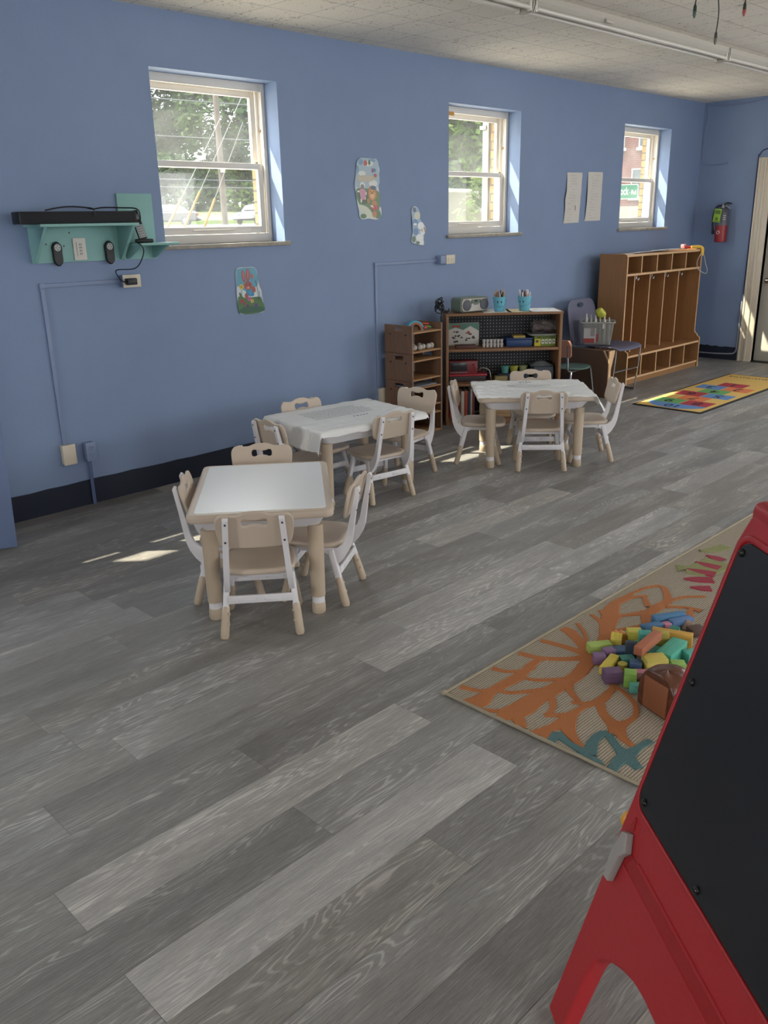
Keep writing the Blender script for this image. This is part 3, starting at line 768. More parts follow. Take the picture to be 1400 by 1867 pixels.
pc.build('picture', [mat('pic_green', '5d8577', .6), mat('pic_dark', '4b4440', .6), mat('pic_red', 'a5493c', .6)], pz, 0)
fb = MB().box((.085, .055, z), (.25, .15, z+.022), .003); o = fb.build('flat_box', mat('maroon_box', '54302c', .6)); o.matrix_world = Mb; tag(o, 'flat dark red box lying in front of the picture box', 'box')
cupm = mat('foam_white', 'bdb9b6', .6)
i = 0
for r_ in range(2):
    for c_ in range(6):
        M = on_shelf(.315+c_*.0285, .10+(r_ % 2)*.004, z+r_*.031)
        o = MB().lathe([(.0001, 0), (.0095, 0), (.0125, .022), (.0138, .03), (.0118, .03), (.009, .004), (.0001, .004)], 14).build('paint_cup', cupm); o.matrix_world = M
        tag(o, 'small white paint cup in the row between the picture box and the blue bin', 'cup', 'white cups on the upper shelf')
bb = root_at('blue_bin', 'dark blue lidded bin with yellow label on the upper shelf', 'bin', on_shelf(.495, .09, z))
navyp = mat('bin_blue', '23406f', .45)
MB().box((0, 0, 0), (.21, .17, .055), .008).build('tub', navyp, bb); MB().box((-.004, -.004, .055), (.214, .174, .068), .004).build('lid', navyp, bb); MB().box((.055, -.004, .068), (.15, .1, .088), .003).build('label_block', mat('label_yellow', 'a58f4a', .6), bb)
ab = root_at('alphabet_box', 'green and yellow alphabet game box with grey lid at right of the upper shelf', 'box', on_shelf(.715, .075, z))
MB().box((0, 0, 0), (.175, .16, .085), .003).build('carton', mat('abc_green', '76883a', .6), ab)
k = MB(); k.mi = 0; k.text('ABC ALPHABET', .021, F @ Matrix.Translation((.093, .071, .0006)), .0004, .0004)
k.mi = 1; k.box((.003, .004, .0002), (.05, .06, .0004), 0, F)
k.mi = 2
for q in range(4): k.box((.058+q*.029, .02, .0002), (.08+q*.029, .055, .0005), 0, F)
k.mi = 3
for q in range(4): k.disc(.069+q*.029, .038, .007, .006, .0008, 10, F)
k.disc(.022, .04, .013, .012, .0008, 12, F)
k.build('print', [mat('abc_dark', '2c3326', .6), mat('abc_yellow', 'c9b63c', .6), mat('abc_white', 'cfd0c4', .6), mat('abc_ink', '43564a', .6)], ab, 0)
MB().plate([rrect(-.04, -.02, .18, .17, .02)], .012, .004, Matrix.Translation((0, 0, .0925))).build('lid', mat('lid_grey', '868a86', .4), ab)
tb = root_at('toy_bag', 'clear plastic bag of toys on the grey lid at right of upper shelf', 'bag', on_shelf(.80, .15, z+.1005))
bagm = mat('clear_bag', '77706e', .25, alpha=.62)
bg = MB().grid(lambda u, v: ((u-.5)*.19*(1-.35*abs(v-.5)**2), -.06*math.sin(PI*v)+.03*mn.noise((u*5, v*5, 2)), .0+.1*v+.012*mn.noise((u*7, v*4, 5)) if v > 0 else 0), 18, 12)
bg.grid(lambda u, v: ((u-.5)*.19*(1-.35*abs(v-.5)**2), .05*math.sin(PI*v)+.03*mn.noise((u*5, v*5, 7)), .0+.1*v+.012*mn.noise((u*7, v*4, 5)) if v > 0 else 0), 18, 12)
bg.build('bag', bagm, tb, 180)
tr_ = MB(); tr_.sphere((-.03, 0, .03), .028, 8, None, (1.5, .9, .9)); tr_.box((-.0, -.02, .004), (.07, .02, .03), .006); tr_.build('toy', mat('toy_maroon', '4a2c30', .5), tb)
# lower shelf (z=.335)
z = .3355
rt_ = root_at('toy_oven', 'red toy oven with dark window on the lower left of the bookshelf', 'toy', on_shelf(.035, .10, z))
redp = mat('toy_red', '7d2a30', .45)
MB().box((0, 0, 0), (.30, .16, .045), .006).build('base', mat('toy_dark_base', '3a3336', .5), rt_); MB().box((0, -.005, .045), (.31, .16, .062), .004).build('red_ledge', mat('toy_bright_red', 'a6303a', .4), rt_); MB().box((.004, .02, .062), (.235, .15, .165), .006).build('body', redp, rt_)
MB().box((.012, .016, .085), (.15, .0205, .155), .002).build('window', mat('toy_window', '23262a', .25), rt_)
MB().tube([(.195, .015, .135), (.21, -.005, .14), (.222, -.005, .115), (.215, .01, .09)], .005, 8).build('tap', mat('toy_pinkish', 'a8584f', .4), rt_)
k = MB()
for q in range(7): k.box((.012+q*.02, .0145, .067), (.026+q*.02, .02, .077), .001)
k.build('buttons', mat('toy_btn', '8c8386', .5), rt_)
MB().tube(spline([(.25, .1, .075), (.28, .06, .10), (.33, .04, .085), (.345, .035, .03), (.35, .05, .004)], 6, False), .004, 6).build('cord', mat('cord_white', 'b9b4ad', .5), rt_)
for q, (x, c, nm) in enumerate([(.50, '4f8f86', 'teal'), (.575, '9c9a3e', 'yellow'), (.65, '8d9668', 'pale green')]):
    o = root_at('dough_tub', '%s dough tub on the lower shelf behind a chair back' % nm, 'tub', on_shelf(x, .17, z+.055), 'dough tubs on the lower shelf')
    MB().lathe([(.0001, 0), (.027, 0), (.033, .045), (.0001, .045)], 20).build('pot', mat('tub_'+c, c, .5), o); MB().lathe([(.0001, .0455), (.036, .0455), (.036, .057), (.033, .059), (.0001, .059)], 20).build('lid', mat('tublid_'+c, c, .5), o)
bx = MB().box((.44, .11, z), (.69, .26, z+.054), .004); o = bx.build('storage_box', mat('box_navy', '2b3344', .6)); o.matrix_world = Mb; tag(o, 'low dark box under the dough tubs', 'box')
bx = MB().box((.40, .03, z), (.50, .09, z+.05), .003); o = bx.build('card_box', mat('box_tan', '8a7a4f', .6)); o.matrix_world = Mb; tag(o, 'small tan box at the front middle of the lower shelf', 'box')
gb = root_at('grey_bin', 'grey fabric bin with dotted bag on top, right of the dough tubs', 'bin', on_shelf(.715, .06, z))
gry = mat('bin_grey', '4c535e', .7)
MB().box((0, 0, 0), (.165, .2, .115), .014).build('bin', gry, gb)
MB().grid(lambda u, v: (-.02+.19*u, .02+.17*v, .117+.035*math.sin(PI*u)*math.sin(PI*v)+.008*mn.noise((u*5, v*5, 1))), 14, 12).build('bag', mat('dotted_bag', '767d80', .6, noise=(60, .4)), gb, 180)
# bottom shelf
z = .0455
rg = random.Random(12)
x = .04; cols = [('a5452f', 'orange red'), ('2f3d55', 'navy'), ('a9a49a', 'pale grey'), ('7a2f2f', 'dark red'), ('c0b8a8', 'cream')]
for q in range(9):
    wth = rg.uniform(.016, .034); hg = rg.uniform(.17, .24); c, nm = cols[q % 5]
    bk = root_at('picture_book', '%s picture book standing %s on the bottom shelf' % (nm, ['first from the left', 'second from the left', 'third from the left', 'fourth from the left', 'fifth from the left', 'sixth from the left', 'seventh from the left', 'eighth from the left', 'ninth from the left'][q]), 'book', on_shelf(x, .09, z), 'books on the bottom shelf')
    MB().box((0, 0, 0), (wth-.002, .17, hg), .0015).build('cover', mat('book_'+c, c, .6), bk)
    MB().box((.002, .004, .002), (wth-.004, .1705, hg+.0006)).build('pages', paper, bk)
    x += wth+.001
for q, (x0, z0, w, h, c, nm) in enumerate([(.30, 0, .24, .06, 'a98a64', 'tan'), (.31, .061, .22, .05, '9a4a3a', 'brick red'), (.30, .112, .23, .035, '39496a', 'slate blue'), (.58, 0, .27, .07, '6a4a36', 'brown'), (.59, .071, .25, .06, 'b5ad9d', 'cream')]):
    o = root_at('game_box', '%s game box in the %s pile on the bottom shelf' % (nm, 'left' if q < 3 else 'right'), 'box', on_shelf(x0, .07, z+z0), 'game boxes on the bottom shelf')
    MB().box((0, 0, 0), (w, .18, h*.4), .002).build('base', mat('game_'+c, c, .6), o); MB().box((-.002, -.002, h*.4), (w+.002, .182, h-.001), .002).build('lid', mat('game_'+c, c, .6), o)

# ------------------------------------------------------------------ stacking bins
SX, SY, SW, SD, SH = 4.680, 4.400, .345, .285, .211
ply = mat('birch_ply', '7b5d47', .55, noise=(4, .1, (10, 10, 2))); plye = mat('birch_edge', 'a07850', .55)
nth = ['bottom', 'second from bottom', 'third from bottom', 'top']
def stack_unit():
    u = thing('stacking_bin', '', 'bin')
    w = .017
    for s_ in (0, 1):
        x = 0 if s_ == 0 else SW-w
        out = [(0, 0), (SD, 0), (SD, SH-.002), (SD-.06, SH-.002), (SD-.065, SH+.0), (.08, SH), (.075, SH-.014), (0, SH-.014)]
        out = [(0, 0), (SD, 0), (SD, SH-.002), (.0, SH-.002)]
        hol = rrect(SD/2-.05, SH-.05, SD/2+.05, SH-.02, .006, 3)
        M = frame((x+w/2, 0, 0), (0, 1, 0), (0, 0, 1))
        p = MB().plate([out, hol], w, .001, M).build('side_panel', ply, u)
        bt = MB()
        for yy in (.065, SD-.06):
            bt.cyl((x-.0015 if s_ == 0 else x+w-.003, yy, .14), (x+.003 if s_ == 0 else x+w+.0015, yy, .14), .0075, n=10)
        bt.build('bolt', black, p)
    MB().box((w, .002, .004), (SW-w, SD, .016), .001).build('shelf_board', plye, u); MB().box((w, .002, .148), (SW-w, SD, .160), .001).build('upper_board', plye, u)
    MB().box((w, SD-.008, .016), (SW-w, SD-.002, .148)).build('back_panel', mat('grey_ply', '8b847d', .6), u)
    return u
su = stack_unit()
for i in range(4):
    u = su if i == 0 else copy_tree(su)
    u.location = (SX, SY, i*SH); u['label'] = '%s unit of the stacked wooden bins beside the bookshelf' % nth[i]; u['group'] = 'stacked wooden bins'
TZ = 3*SH
cols = []
for q in range(9):
    o = root_at('foam_ball', 'white foam ball in the row on the top bin, %s' % ['first from left', 'second from left', 'third from left', 'fourth from left', 'fifth from left', 'sixth from left', 'in the back row at left', 'in the back row middle', 'in the back row right'][q], 'ball', Matrix.Translation((SX+(.04+q*.048 if q < 6 else .06+(q-6)*.07), SY+(.045+.012*(q % 2) if q < 6 else .11), TZ+.0165+.0215)), 'white foam balls')
    MB().sphere((0, 0, 0), .0215, 10).build('ball', mat('foam_ball', 'bab4ac', .7), o, 180)
ztop = TZ+.1605
ta = root_at('toy_arch', 'blue and wood toy arch on top of the stacked bins', 'toy', Matrix.Translation((SX+.135, SY+.10, ztop)) @ Matrix.Rotation(R(-18), 4, 'Z'))
def arch(r0, r1, y0, y1):
    a = [(r1*math.cos(PI*i/20), r1*math.sin(PI*i/20)) for i in range(21)]+[(r0*math.cos(PI*i/20), r0*math.sin(PI*i/20)) for i in range(20, -1, -1)]
    mb = MB(); n = len(a)
    vs = [(x, y0, z) for x, z in a]+[(x, y1, z) for x, z in a]; k = 21
    fs = [(i, i+1, n-2-i, n-1-i) for i in range(20)]+[(n+i+1, n+i, n+n-1-i, n+n-2-i) for i in range(20)]+[(i+n, (i+1) % n+n, (i+1) % n, i) for i in range(n)]
    return mb.add(vs, fs)
arch(.062, .074, -.02, .02).build('outer_arch', mat('toy_cyan', '3f9db4', .4), ta); arch(.046, .061, -.02, .02).build('inner_arch', mat('toy_wood', '9a5c3a', .5), ta)
for q, (x, y, zz, l, r_, rz, c, nm) in enumerate([(.20, .10, .014, .05, .014, 60, '5b3a6a', 'purple toy vegetable'), (.215, .06, .014, .045, .014, 20, 'c0434f', 'red toy vegetable'), (.262, .10, .012, .09, .011, -28, '6f9c2f', 'green toy chilli'), (.268, .12, .033, .085, .010, -35, 'c4502c', 'orange red toy chilli'), (.25, .135, .012, .06, .011, 5, '86a03a', 'light green toy bean')]):
    o = root_at('toy_food', '%s lying on top of the stacked bins' % nm, 'toy', Matrix.Translation((SX+x, SY+y, ztop+zz)) @ Matrix.Rotation(R(rz), 4, 'Z'), 'toy food on the stacked bins')
    pts = [(-l/2+l*i/10, 0, .004*math.sin(PI*i/10)) for i in range(11)]
    MB().tube(pts, [r_*max(.12, math.sin(PI*(i+.6)/11.2))**.5 for i in range(11)], 10).build('fruit', mat('food_'+c, c, .45), o, 180); MB().cyl((l/2-.002, 0, 0), (l/2+.008, 0, .003), .003, .002, 8).build('stalk', mat('food_stalk', '4f6a33', .6), o)
tray = MB().box((SX+.02, SY+.02, 2*SH+.1605-SH), (SX+.3, SY+.2, 2*SH+.171-SH), .003); tag(tray.build('grey_tray', mat('tray_grey', '7d8186', .5)), 'flat grey tray inside the lower stacked bins', 'tray')
fo = MB().box((SX+.022, SY+.16, SH*2+.0165), (SX+.11, SY+.26, SH*2+.13), .004); tag(fo.build('blue_folder', mat('folder_blue', '2f4a72', .6)), 'dark blue folder at back of a stacked bin', 'folder')

# ------------------------------------------------------------------ things on the window wall
yw = D
ws = root_at('wall_shelf', 'long teal shelf with two brackets on the blue wall, under the soundbar', 'shelf', Matrix.Translation((0, 0, 0)))
MB().box((2.05, yw-.018, 1.402), (2.583, yw, 1.588), .002).build('back_board', teal, ws); MB().box((2.03, yw-.215, 1.588), (2.60, yw, 1.603), .003).build('shelf_board', teal, ws)
for x in (2.052, 2.563):
    MB().prism([(yw-.205, 1.587), (yw-.018, 1.587), (yw-.018, 1.405), (yw-.035, 1.405)], 0, .018, Matrix(((0, 0, 1, x), (1, 0, 0, 0), (0, 1, 0, 0), (0, 0, 0, 1)))).build('bracket', teal, ws)
sc = MB()
for x, z in ((2.135, 1.50), (2.235, 1.488), (2.275, 1.557)): sc.cyl((x, yw-.019, z), (x, yw-.0175, z), .005, n=10)
sc.build('screw', dark, ws)
w2 = root_at('corner_shelf', 'small teal phone shelf with tall back board, left of the first window', 'shelf', Matrix.Translation((0, 0, 0)))
MB().box((2.587, yw-.016, 1.40), (2.812, yw, 1.763), .002).build('back_board', teal, w2); MB().box((2.60, yw-.205, 1.478), (2.855, yw-.0165, 1.492), .003).build('shelf_board', teal, w2)
for x in (2.606, 2.78):
    MB().prism([(yw-.195, 1.4775), (yw-.016, 1.477), (yw-.016, 1.405), (yw-.03, 1.405)], 0, .014, Matrix(((0, 0, 1, x), (1, 0, 0, 0), (0, 1, 0, 0), (0, 0, 0, 1)))).build('bracket', teal, w2)
so = root_at('soundbar', 'long black soundbar lying on the teal wall shelf', 'soundbar', Matrix.Translation((0, 0, 0)))
MB().box((1.935, yw-.19, 1.6035), (2.602, yw-.10, 1.665), .006).build('body', black, so); MB().box((1.945, yw-.1905, 1.609), (2.592, yw-.188, 1.66), .001).build('grille', mat('grille_cloth', '1f2024', .8), so)
cb = MB().tube(spline([(2.10, 4.60, 1.671), (2.18, 4.62, 1.684), (2.26, 4.63, 1.690), (2.33, 4.62, 1.686), (2.40, 4.66, 1.678), (2.47, 4.68, 1.686), (2.55, 4.62, 1.683), (2.60, 4.54, 1.675), (2.614, 4.535, 1.635), (2.616, 4.55, 1.61)], 5, False), .004, 6)
cb.tube(spline([(2.33, 4.62, 1.686), (2.345, 4.55, 1.676), (2.345, 4.546, 1.64)], 5, False), .003, 6)
tag(cb.build('audio_cable', black), 'thin black cable trailing over the top of the soundbar', 'cable')
ph = root_at('cordless_phone', 'black and silver cordless phone standing in its cradle on the small teal shelf', 'phone', Matrix.Translation((2.668, yw-.125, 1.4925)) @ Matrix.Rotation(R(-20), 4, 'Z'))
MB().box((-.045, -.04, 0), (.05, .045, .022), .008).build('cradle', black, ph)
Mh = Matrix.Translation((0, .005, .018)) @ Matrix.Rotation(R(-10), 4, 'X') @ Matrix.Rotation(R(-13), 4, 'Y')
hs = MB().box((-.024, -.012, 0), (.024, .014, .165), .008, Mh).build('handset', black, ph)
MB().box((-.017, -.0135, .112), (.017, -.011, .14), .002, Mh).build('screen', mat('lcd_grey', '6c747a', .3), hs); MB().box((-.020, -.0135, .01), (.020, -.011, .082), .002, Mh).build('keypad_plate', mat('keypad_silver', 'b9bcbc', .4), hs)
k = MB()
for r_ in range(5):
    for c_ in range(3): k.box((-.0165+c_*.0115, -.0145, .014+r_*.0135), (-.0065+c_*.0115, -.013, .023+r_*.0135), .001, Mh)
k.build('keys', mat('key_grey', '8d9092', .5), hs); MB().cyl(Mh @ Vector((0, -.0135, .153)), Mh @ Vector((0, -.0115, .153)), .005, n=12).build('earpiece', sil, hs)
for x, zc, lb in ((2.187, 1.449, 'left'), (2.497, 1.446, 'right')):
    rm = root_at('fan_remote', 'black oval remote on the teal back board, %s of the white switch plate' % lb, 'remote', Matrix.Translation((x, yw-.0185, zc)))
    F = frame((0, 0, 0), (1, 0, 0), (0, 0, 1))
    out = spline([(-.024, -.045), (0, -.066), (.024, -.045), (.026, 0), (.026, .04), (0, .064), (-.026, .04), (-.026, 0)], 5)
    MB().plate([out], .022, .006, F @ Matrix.Translation((0, 0, .011))).build('body', black, rm, 50)
    d_ = MB().cyl((0, -.0222, .032), (0, -.0245, .032), .0185, n=24, rim=.001).build('button_disc', mat('disc_white', 'c4c4c2', .5), rm)
    k = MB()
    for q in range(4): k.box((-.003+.010*math.cos(q*PI/2), -.0255, .029+.010*math.sin(q*PI/2)), (.003+.010*math.cos(q*PI/2), -.0245, .035+.010*math.sin(q*PI/2)))
    k.build('button', mat('btn_dark', '55585e', .5), d_)
sp_ = root_at('fan_switch', 'white rectangular fan switch plate on the teal back board', 'switch', Matrix.Translation((2.323, yw-.0185, 1.469)))
pw = mat('switch_white', 'd9d4cb', .4)
MB().box((-.0375, -.008, -.0595), (.0375, 0, .0595), .003).build('plate', pw, sp_); MB().box((-.022, -.011, -.04), (.022, -.0082, .04), .002).build('rocker_frame', pw, sp_)
k = MB()
for q in range(4): k.box((-.006, -.0135, -.030+q*.0165), (.012, -.0112, -.019+q*.0165), .001)
k.box((-.019, -.0125, -.034), (-.017, -.0112, .034)); k.build('slider', mat('switch_grey', 'a9a59c', .5), sp_)

def outlet_marks(mb, cx, cz, y, horiz):
    for s_ in (-1, 1):
        ox, oz = (s_*.021, 0) if horiz else (0, s_*.021)
        for a, b in ((-.006, .004), (.006, .004)):
            if horiz: mb.box((cx+ox-.004, y-.0006, cz+oz+a-.001), (cx+ox+.004, y, cz+oz+a+.001))
            else: mb.box((cx+ox+a-.001, y-.0006, cz+oz-.001), (cx+ox+a+.001, y, cz+oz+.008))
        mb.cyl((cx+ox+(-.009 if horiz else 0), y-.0006, cz+oz-(0 if horiz else .008)), (cx+ox+(-.009 if horiz else 0), y, cz+oz-(0 if horiz else .008)), .0025, n=8)
def outlet(name, label, x0, x1, z0, z1, box_m, plate_m, dep, horiz, boxx=None):
    o = root_at(name, label, 'outlet', Matrix.Translation((0, 0, 0)))
    bx0, bx1 = boxx or (x0+.004, x1-.004)
    MB().box((bx0, yw-dep, z0+.003), (bx1, yw, z1-.003), .003).build('box', box_m, o)
    p = MB().box((x0, yw-dep-.006, z0), (x1, yw-dep, z1), .002).build('plate', plate_m, o)
    cx, cz = (x0+x1)/2, (z0+z1)/2
    r_ = MB()
    for s_ in (-1, 1):
        c = (cx+s_*.021, cz) if horiz else (cx, cz+s_*.021)
        r_.cyl((c[0], yw-dep-.0085, c[1]), (c[0], yw-dep-.006, c[1]), .0165, n=20)
    r_.build('receptacle', plate_m, p)
    k = MB(); outlet_marks(k, cx, cz, yw-dep-.0085, horiz); k.build('slots', dark, p)
    return o
bl2 = mat('raceway_blue', '8090b0', .45)
o = outlet('outlet', 'ivory outlet below the small teal shelf with a black adapter plugged in', 2.549, 2.664, 1.245, 1.317, bl2, plate_w, .045, True)
ad = MB().box((2.557, yw-.095, 1.262), (2.617, yw-.0545, 1.298), .004); ado = tag(ad.build('power_adapter', black), 'black power adapter plugged into the ivory outlet below the teal shelf', 'adapter')
tag(MB().tube(spline([(2.560, yw-.075, 1.28), (2.54, yw-.075, 1.281), (2.524, yw-.06, 1.30), (2.526, yw-.03, 1.345), (2.53, yw-.24, 1.36), (2.575, yw-.255, 1.42), (2.592, yw-.24, 1.47), (2.594, yw-.17, 1.498)], 6, False), .0032, 6).build('adapter_wire', black), 'thin black wire rising from the adapter to the phone shelf', 'wire')
def raceway(label, xv, zt, zb, xe):
    o = root_at('raceway', label, 'conduit', Matrix.Translation((0, 0, 0)))
    MB().box((xv-.012, yw-.013, zb), (xv+.012, yw-.0006, zt-.024), .003).build('vertical_run', bl2, o); MB().box((xv+.0125, yw-.013, zt-.024), (xe, yw-.0006, zt), .003).build('horizontal_run', bl2, o); MB().box((xv-.015, yw-.016, zt-.027), (xv+.016, yw-.0006, zt+.003), .003).build('elbow', bl2, o)
raceway('blue raceway running left from the teal shelf outlet, then down to the low white box', 2.083, 1.294, .389, 2.552)
raceway('blue raceway running down beside the stacked bins from the ivory outlet', 4.650, 1.291, .348, 5.333)
o = root_at('junction_box', 'plain ivory box low on the blue wall at left', 'box', Matrix.Translation((0, 0, 0)))
MB().box((2.055, yw-.034, .276), (2.128, yw, .388), .004).build('box', plate_w, o); MB().box((2.052, yw-.04, .273), (2.131, yw-.034, .391), .002).build('cover', plate_w, o)
o = root_at('junction_box', 'ivory box low on the wall left of the stacked wooden bins', 'box', Matrix.Translation((0, 0, 0)))
MB().box((4.652, yw-.034, .236), (4.712, yw, .346), .004).build('box', plate_w, o); MB().box((4.649, yw-.04, .233), (4.715, yw-.034, .349), .002).build('cover', plate_w, o)
outlet('outlet', 'outlet painted blue with a pipe below, low on the wall', 2.186, 2.250, .274, .384, bl2, bl2, .05, False)
tag(MB().tube([(2.212, yw-.022, .275), (2.212, yw-.022, 0.0)], .0105, 10).build('conduit_pipe', mat('pipe_paint', '5d6a90', .5)), 'thin pipe from the blue outlet down past the dark baseboard', 'pipe')
outlet('outlet', 'ivory outlet on a blue box between the lamb plaque and the bookshelf', 5.395, 5.503, 1.249, 1.319, bl2, plate_w, .055, True, (5.335, 5.499))

# ---- painted plaques
C_ = {}
def cm(h): return mat('paint_'+h, h, .35)
def plaque(name, label, x0, z0, outline, paint, th=.007):
    """outline & paint in metres from (x0,z0) lower left; paint=list of (hex, [shapes])"""
    o = root_at(name, label, 'plaque', Matrix.Translation((x0, yw, z0)))
    F = frame((0, -.001, 0), (1, 0, 0), (0, 0, 1))
    MB().plate([spline(outline, 5)], th, .002, F @ Matrix.Translation((0, 0, th/2))).build('board', cm('b9c3c6'), o, 40)
    mb = MB(); ms = []; zz = th+.0003
    for h, shapes in paint:
        m_ = cm(h)
        if m_ not in ms: ms.append(m_)
        mb.mi = ms.index(m_)
        for s_ in shapes:
            zz += .00004
            if s_[0] == 'e': mb.disc(s_[1], s_[2], s_[3], s_[4], zz, 18, F, R(s_[5]) if len(s_) > 5 else 0)
            elif s_[0] == 'p': mb.flat(spline(s_[1], 4) if len(s_) > 2 else s_[1], zz, F)
            elif s_[0] == 'l':
                for a, b in zip(s_[2][:-1], s_[2][1:]):
                    d = Vector((b[0]-a[0], b[1]-a[1])).normalized()*s_[1]/2
                    mb.flat([(a[0]-d.y, a[1]+d.x), (b[0]-d.y, b[1]+d.x), (b[0]+d.y, b[1]-d.x), (a[0]+d.y, a[1]-d.x)], zz, F)
    mb.build('painting', ms, o, 0)
bq = lambda x, y: ((x-322)*.000372, (1290-y)*.000305)
def E(q, x, y, rx, ry, a=0, sx=.000372, sy=.000305): c = q(x, y); return ('e', c[0], c[1], rx*sx, ry*sy, a)
def Pn(q, pts, s_=1): return ('p', [q(*p) for p in pts]) if not s_ else ('p', [q(*p) for p in pts], 1)
def Ln(q, w, pts): return ('l', w, [q(*p) for p in pts])
out = [bq(*p) for p in [(335, 400), (400, 318), (560, 312), (720, 320), (790, 400), (805, 600), (850, 800), (880, 950), (895, 1150), (885, 1285), (700, 1288), (500, 1285), (375, 1285), (345, 1150), (325, 950), (330, 700)]]
fl = lambda x, y, c1, c2, r_=26: [(c1, [E(bq, x+r_*math.cos(a*PI/3), y+r_*math.sin(a*PI/3), r_*.62, r_*.75) for a in range(6)]), (c2, [E(bq, x, y, r_*.5, r_*.55)])]
paint = [('5d9ab0', [Pn(bq, [(345, 420), (410, 335), (710, 335), (775, 420), (795, 650), (700, 800), (500, 830), (345, 850)])]),
 ('c5cdd0', [Pn(bq, [(345, 700), (450, 780), (600, 820), (800, 720), (860, 930), (600, 1010), (345, 980)])]),
 ('49703f', [Pn(bq, [(340, 940), (430, 920), (520, 960), (680, 950), (820, 960), (875, 1060), (880, 1270), (380, 1270)])]),
 ('2f5a44', [Pn(bq, [(380, 1180), (540, 1130), (700, 1150), (870, 1180), (875, 1265), (385, 1265)])]),
 ('9a4f43', [E(bq, 490, 500, 38, 125, 6), E(bq, 585, 480, 42, 140, -4)]), ('b76a6a', [E(bq, 492, 490, 18, 95, 6), E(bq, 588, 470, 20, 105, -4)]),
 ('9a4f43', [E(bq, 575, 700, 88, 95), E(bq, 690, 790, 45, 70, 20), E(bq, 530, 910, 42, 60)]), ('b0655a', [E(bq, 575, 745, 50, 42)]), ('2a2222', [E(bq, 545, 680, 9, 12), E(bq, 608, 680, 9, 12)]), ('e0d8d0', [E(bq, 577, 745, 12, 14)]),
 ('2f7fa6', [Pn(bq, [(520, 800), (620, 790), (700, 880), (660, 930), (560, 900)])]), ('3a8fb4', [E(bq, 610, 850, 45, 38, -30)])]
paint += fl(430, 715, 'c8b23e', '8a6a2a', 34) + [('3f6a3a', [Ln(bq, .004, [(425, 780), (430, 960)]), E(bq, 395, 880, 22, 55, 20)])] + fl(420, 1010, 'a83a44', '7a2a30', 26) + fl(585, 980, 'b8588a', 'c77', 28)[:1] + fl(640, 1030, 'c9b45a', 'a33a3a', 24) + fl(470, 1070, '8a2f4f', 'b34a4a', 20) + fl(720, 1125, '5a2f7a', '7a3a8a', 22) + fl(540, 1125, '6a2a6a', '8a3a7a', 20)
paint += [('2f4a4a', [Ln(bq, .003, [(740, 590), (775, 780), (790, 1000)]), Ln(bq, .003, [(820, 830), (800, 1040)]), Ln(bq, .003, [(700, 950), (770, 1000), (850, 960)])]), ('b06a5a', [E(bq, 675, 510, 28, 55, 10)])]
plaque('rabbit_plaque', 'small painted plaque of a brown rabbit among flowers below the first window', 3.372, 1.02, out, paint)
lq = lambda x, y: ((x-132)*.000608, (1158-y)*.00042)
LE = lambda x, y, rx, ry, a=0: E(lq, x, y, rx, ry, a, .000608, .00042)
out = [lq(*p) for p in [(215, 165), (300, 152), (420, 165), (490, 160), (515, 235), (545, 330), (525, 450), (545, 520), (520, 600), (545, 780), (535, 920), (565, 1010), (555, 1090), (510, 1145), (440, 1155), (340, 1135), (250, 1148), (195, 1110), (185, 1000), (160, 880), (150, 740), (130, 620), (140, 490), (155, 400), (160, 330), (190, 240)]]
paint = [('9ab0bb', [Pn(lq, [(200, 180), (495, 175), (520, 330), (515, 600), (150, 620), (160, 400)])]), ('6f95b0', [LE(230, 220, 40, 50), LE(420, 190, 60, 25), LE(180, 340, 20, 70)]), ('cfd3cd', [LE(360, 240, 80, 45), LE(250, 400, 60, 40), LE(430, 560, 70, 60)]),
 ('b7ad98', [LE(310, 480, 150, 55)]), ('5a7a4a', [Pn(lq, [(150, 660), (300, 640), (520, 690), (535, 900), (520, 1060), (300, 1000), (175, 860)])]), ('3d5c38', [Pn(lq, [(170, 700), (330, 690), (330, 860), (220, 880)])]),
 ('c3c8b4', [Pn(lq, [(180, 900), (330, 950), (430, 1110), (330, 1120), (200, 1000)])]), ('4d6e3d', [LE(255, 1090, 50, 40), LE(500, 1080, 50, 55)]), ('c9cfc4', [LE(540, 980, 18, 40)]),
 ('b0473f', [LE(308, 235, 30, 45, 10)]), ('3f6a4a', [LE(372, 225, 20, 40)]), ('8a3a6a', [LE(425, 350, 20, 38)]), ('3a6f9a', [LE(455, 345, 22, 30)]), ('a33a3a', [LE(465, 430, 28, 30)]), ('b5a04a', [LE(440, 455, 18, 18)]),
 ('d8d4cc', [LE(250, 590, 42, 55), LE(225, 835, 14, 40), LE(285, 790, 16, 35), LE(185, 690, 24, 16), LE(300, 720, 18, 30)]), ('7a7470', [LE(248, 612, 28, 38)]), ('c58aa0', [Pn(lq, [(205, 660), (290, 660), (300, 750), (280, 810), (220, 805)])]),
 ('a8703a', [LE(412, 715, 78, 125)]), ('c98f4a', [LE(410, 735, 58, 95)]), ('3f6078', [LE(430, 630, 45, 35)]), ('2c2420', [LE(405, 718, 14, 14), LE(385, 690, 7, 9), LE(435, 690, 7, 9)]), ('d9ae70', [LE(408, 760, 32, 36)]),
 ('b5763f', [LE(440, 890, 48, 55), LE(340, 840, 22, 45, 20), LE(440, 1060, 38, 55)]), ('b0463f', [LE(445, 955, 65, 42)]), ('ddd2c0', [LE(400, 930, 30, 16, -20)])]
plaque('lion_plaque', 'tall painted plaque of a lion and lamb under balloons, left of the middle window', 4.462, 1.594, out, paint)
sq_ = lambda x, y: ((x-1040)*.00072, (1560-y)*.000462)
SE = lambda x, y, rx, ry, a=0: E(sq_, x, y, rx, ry, a, .00072, .000462)
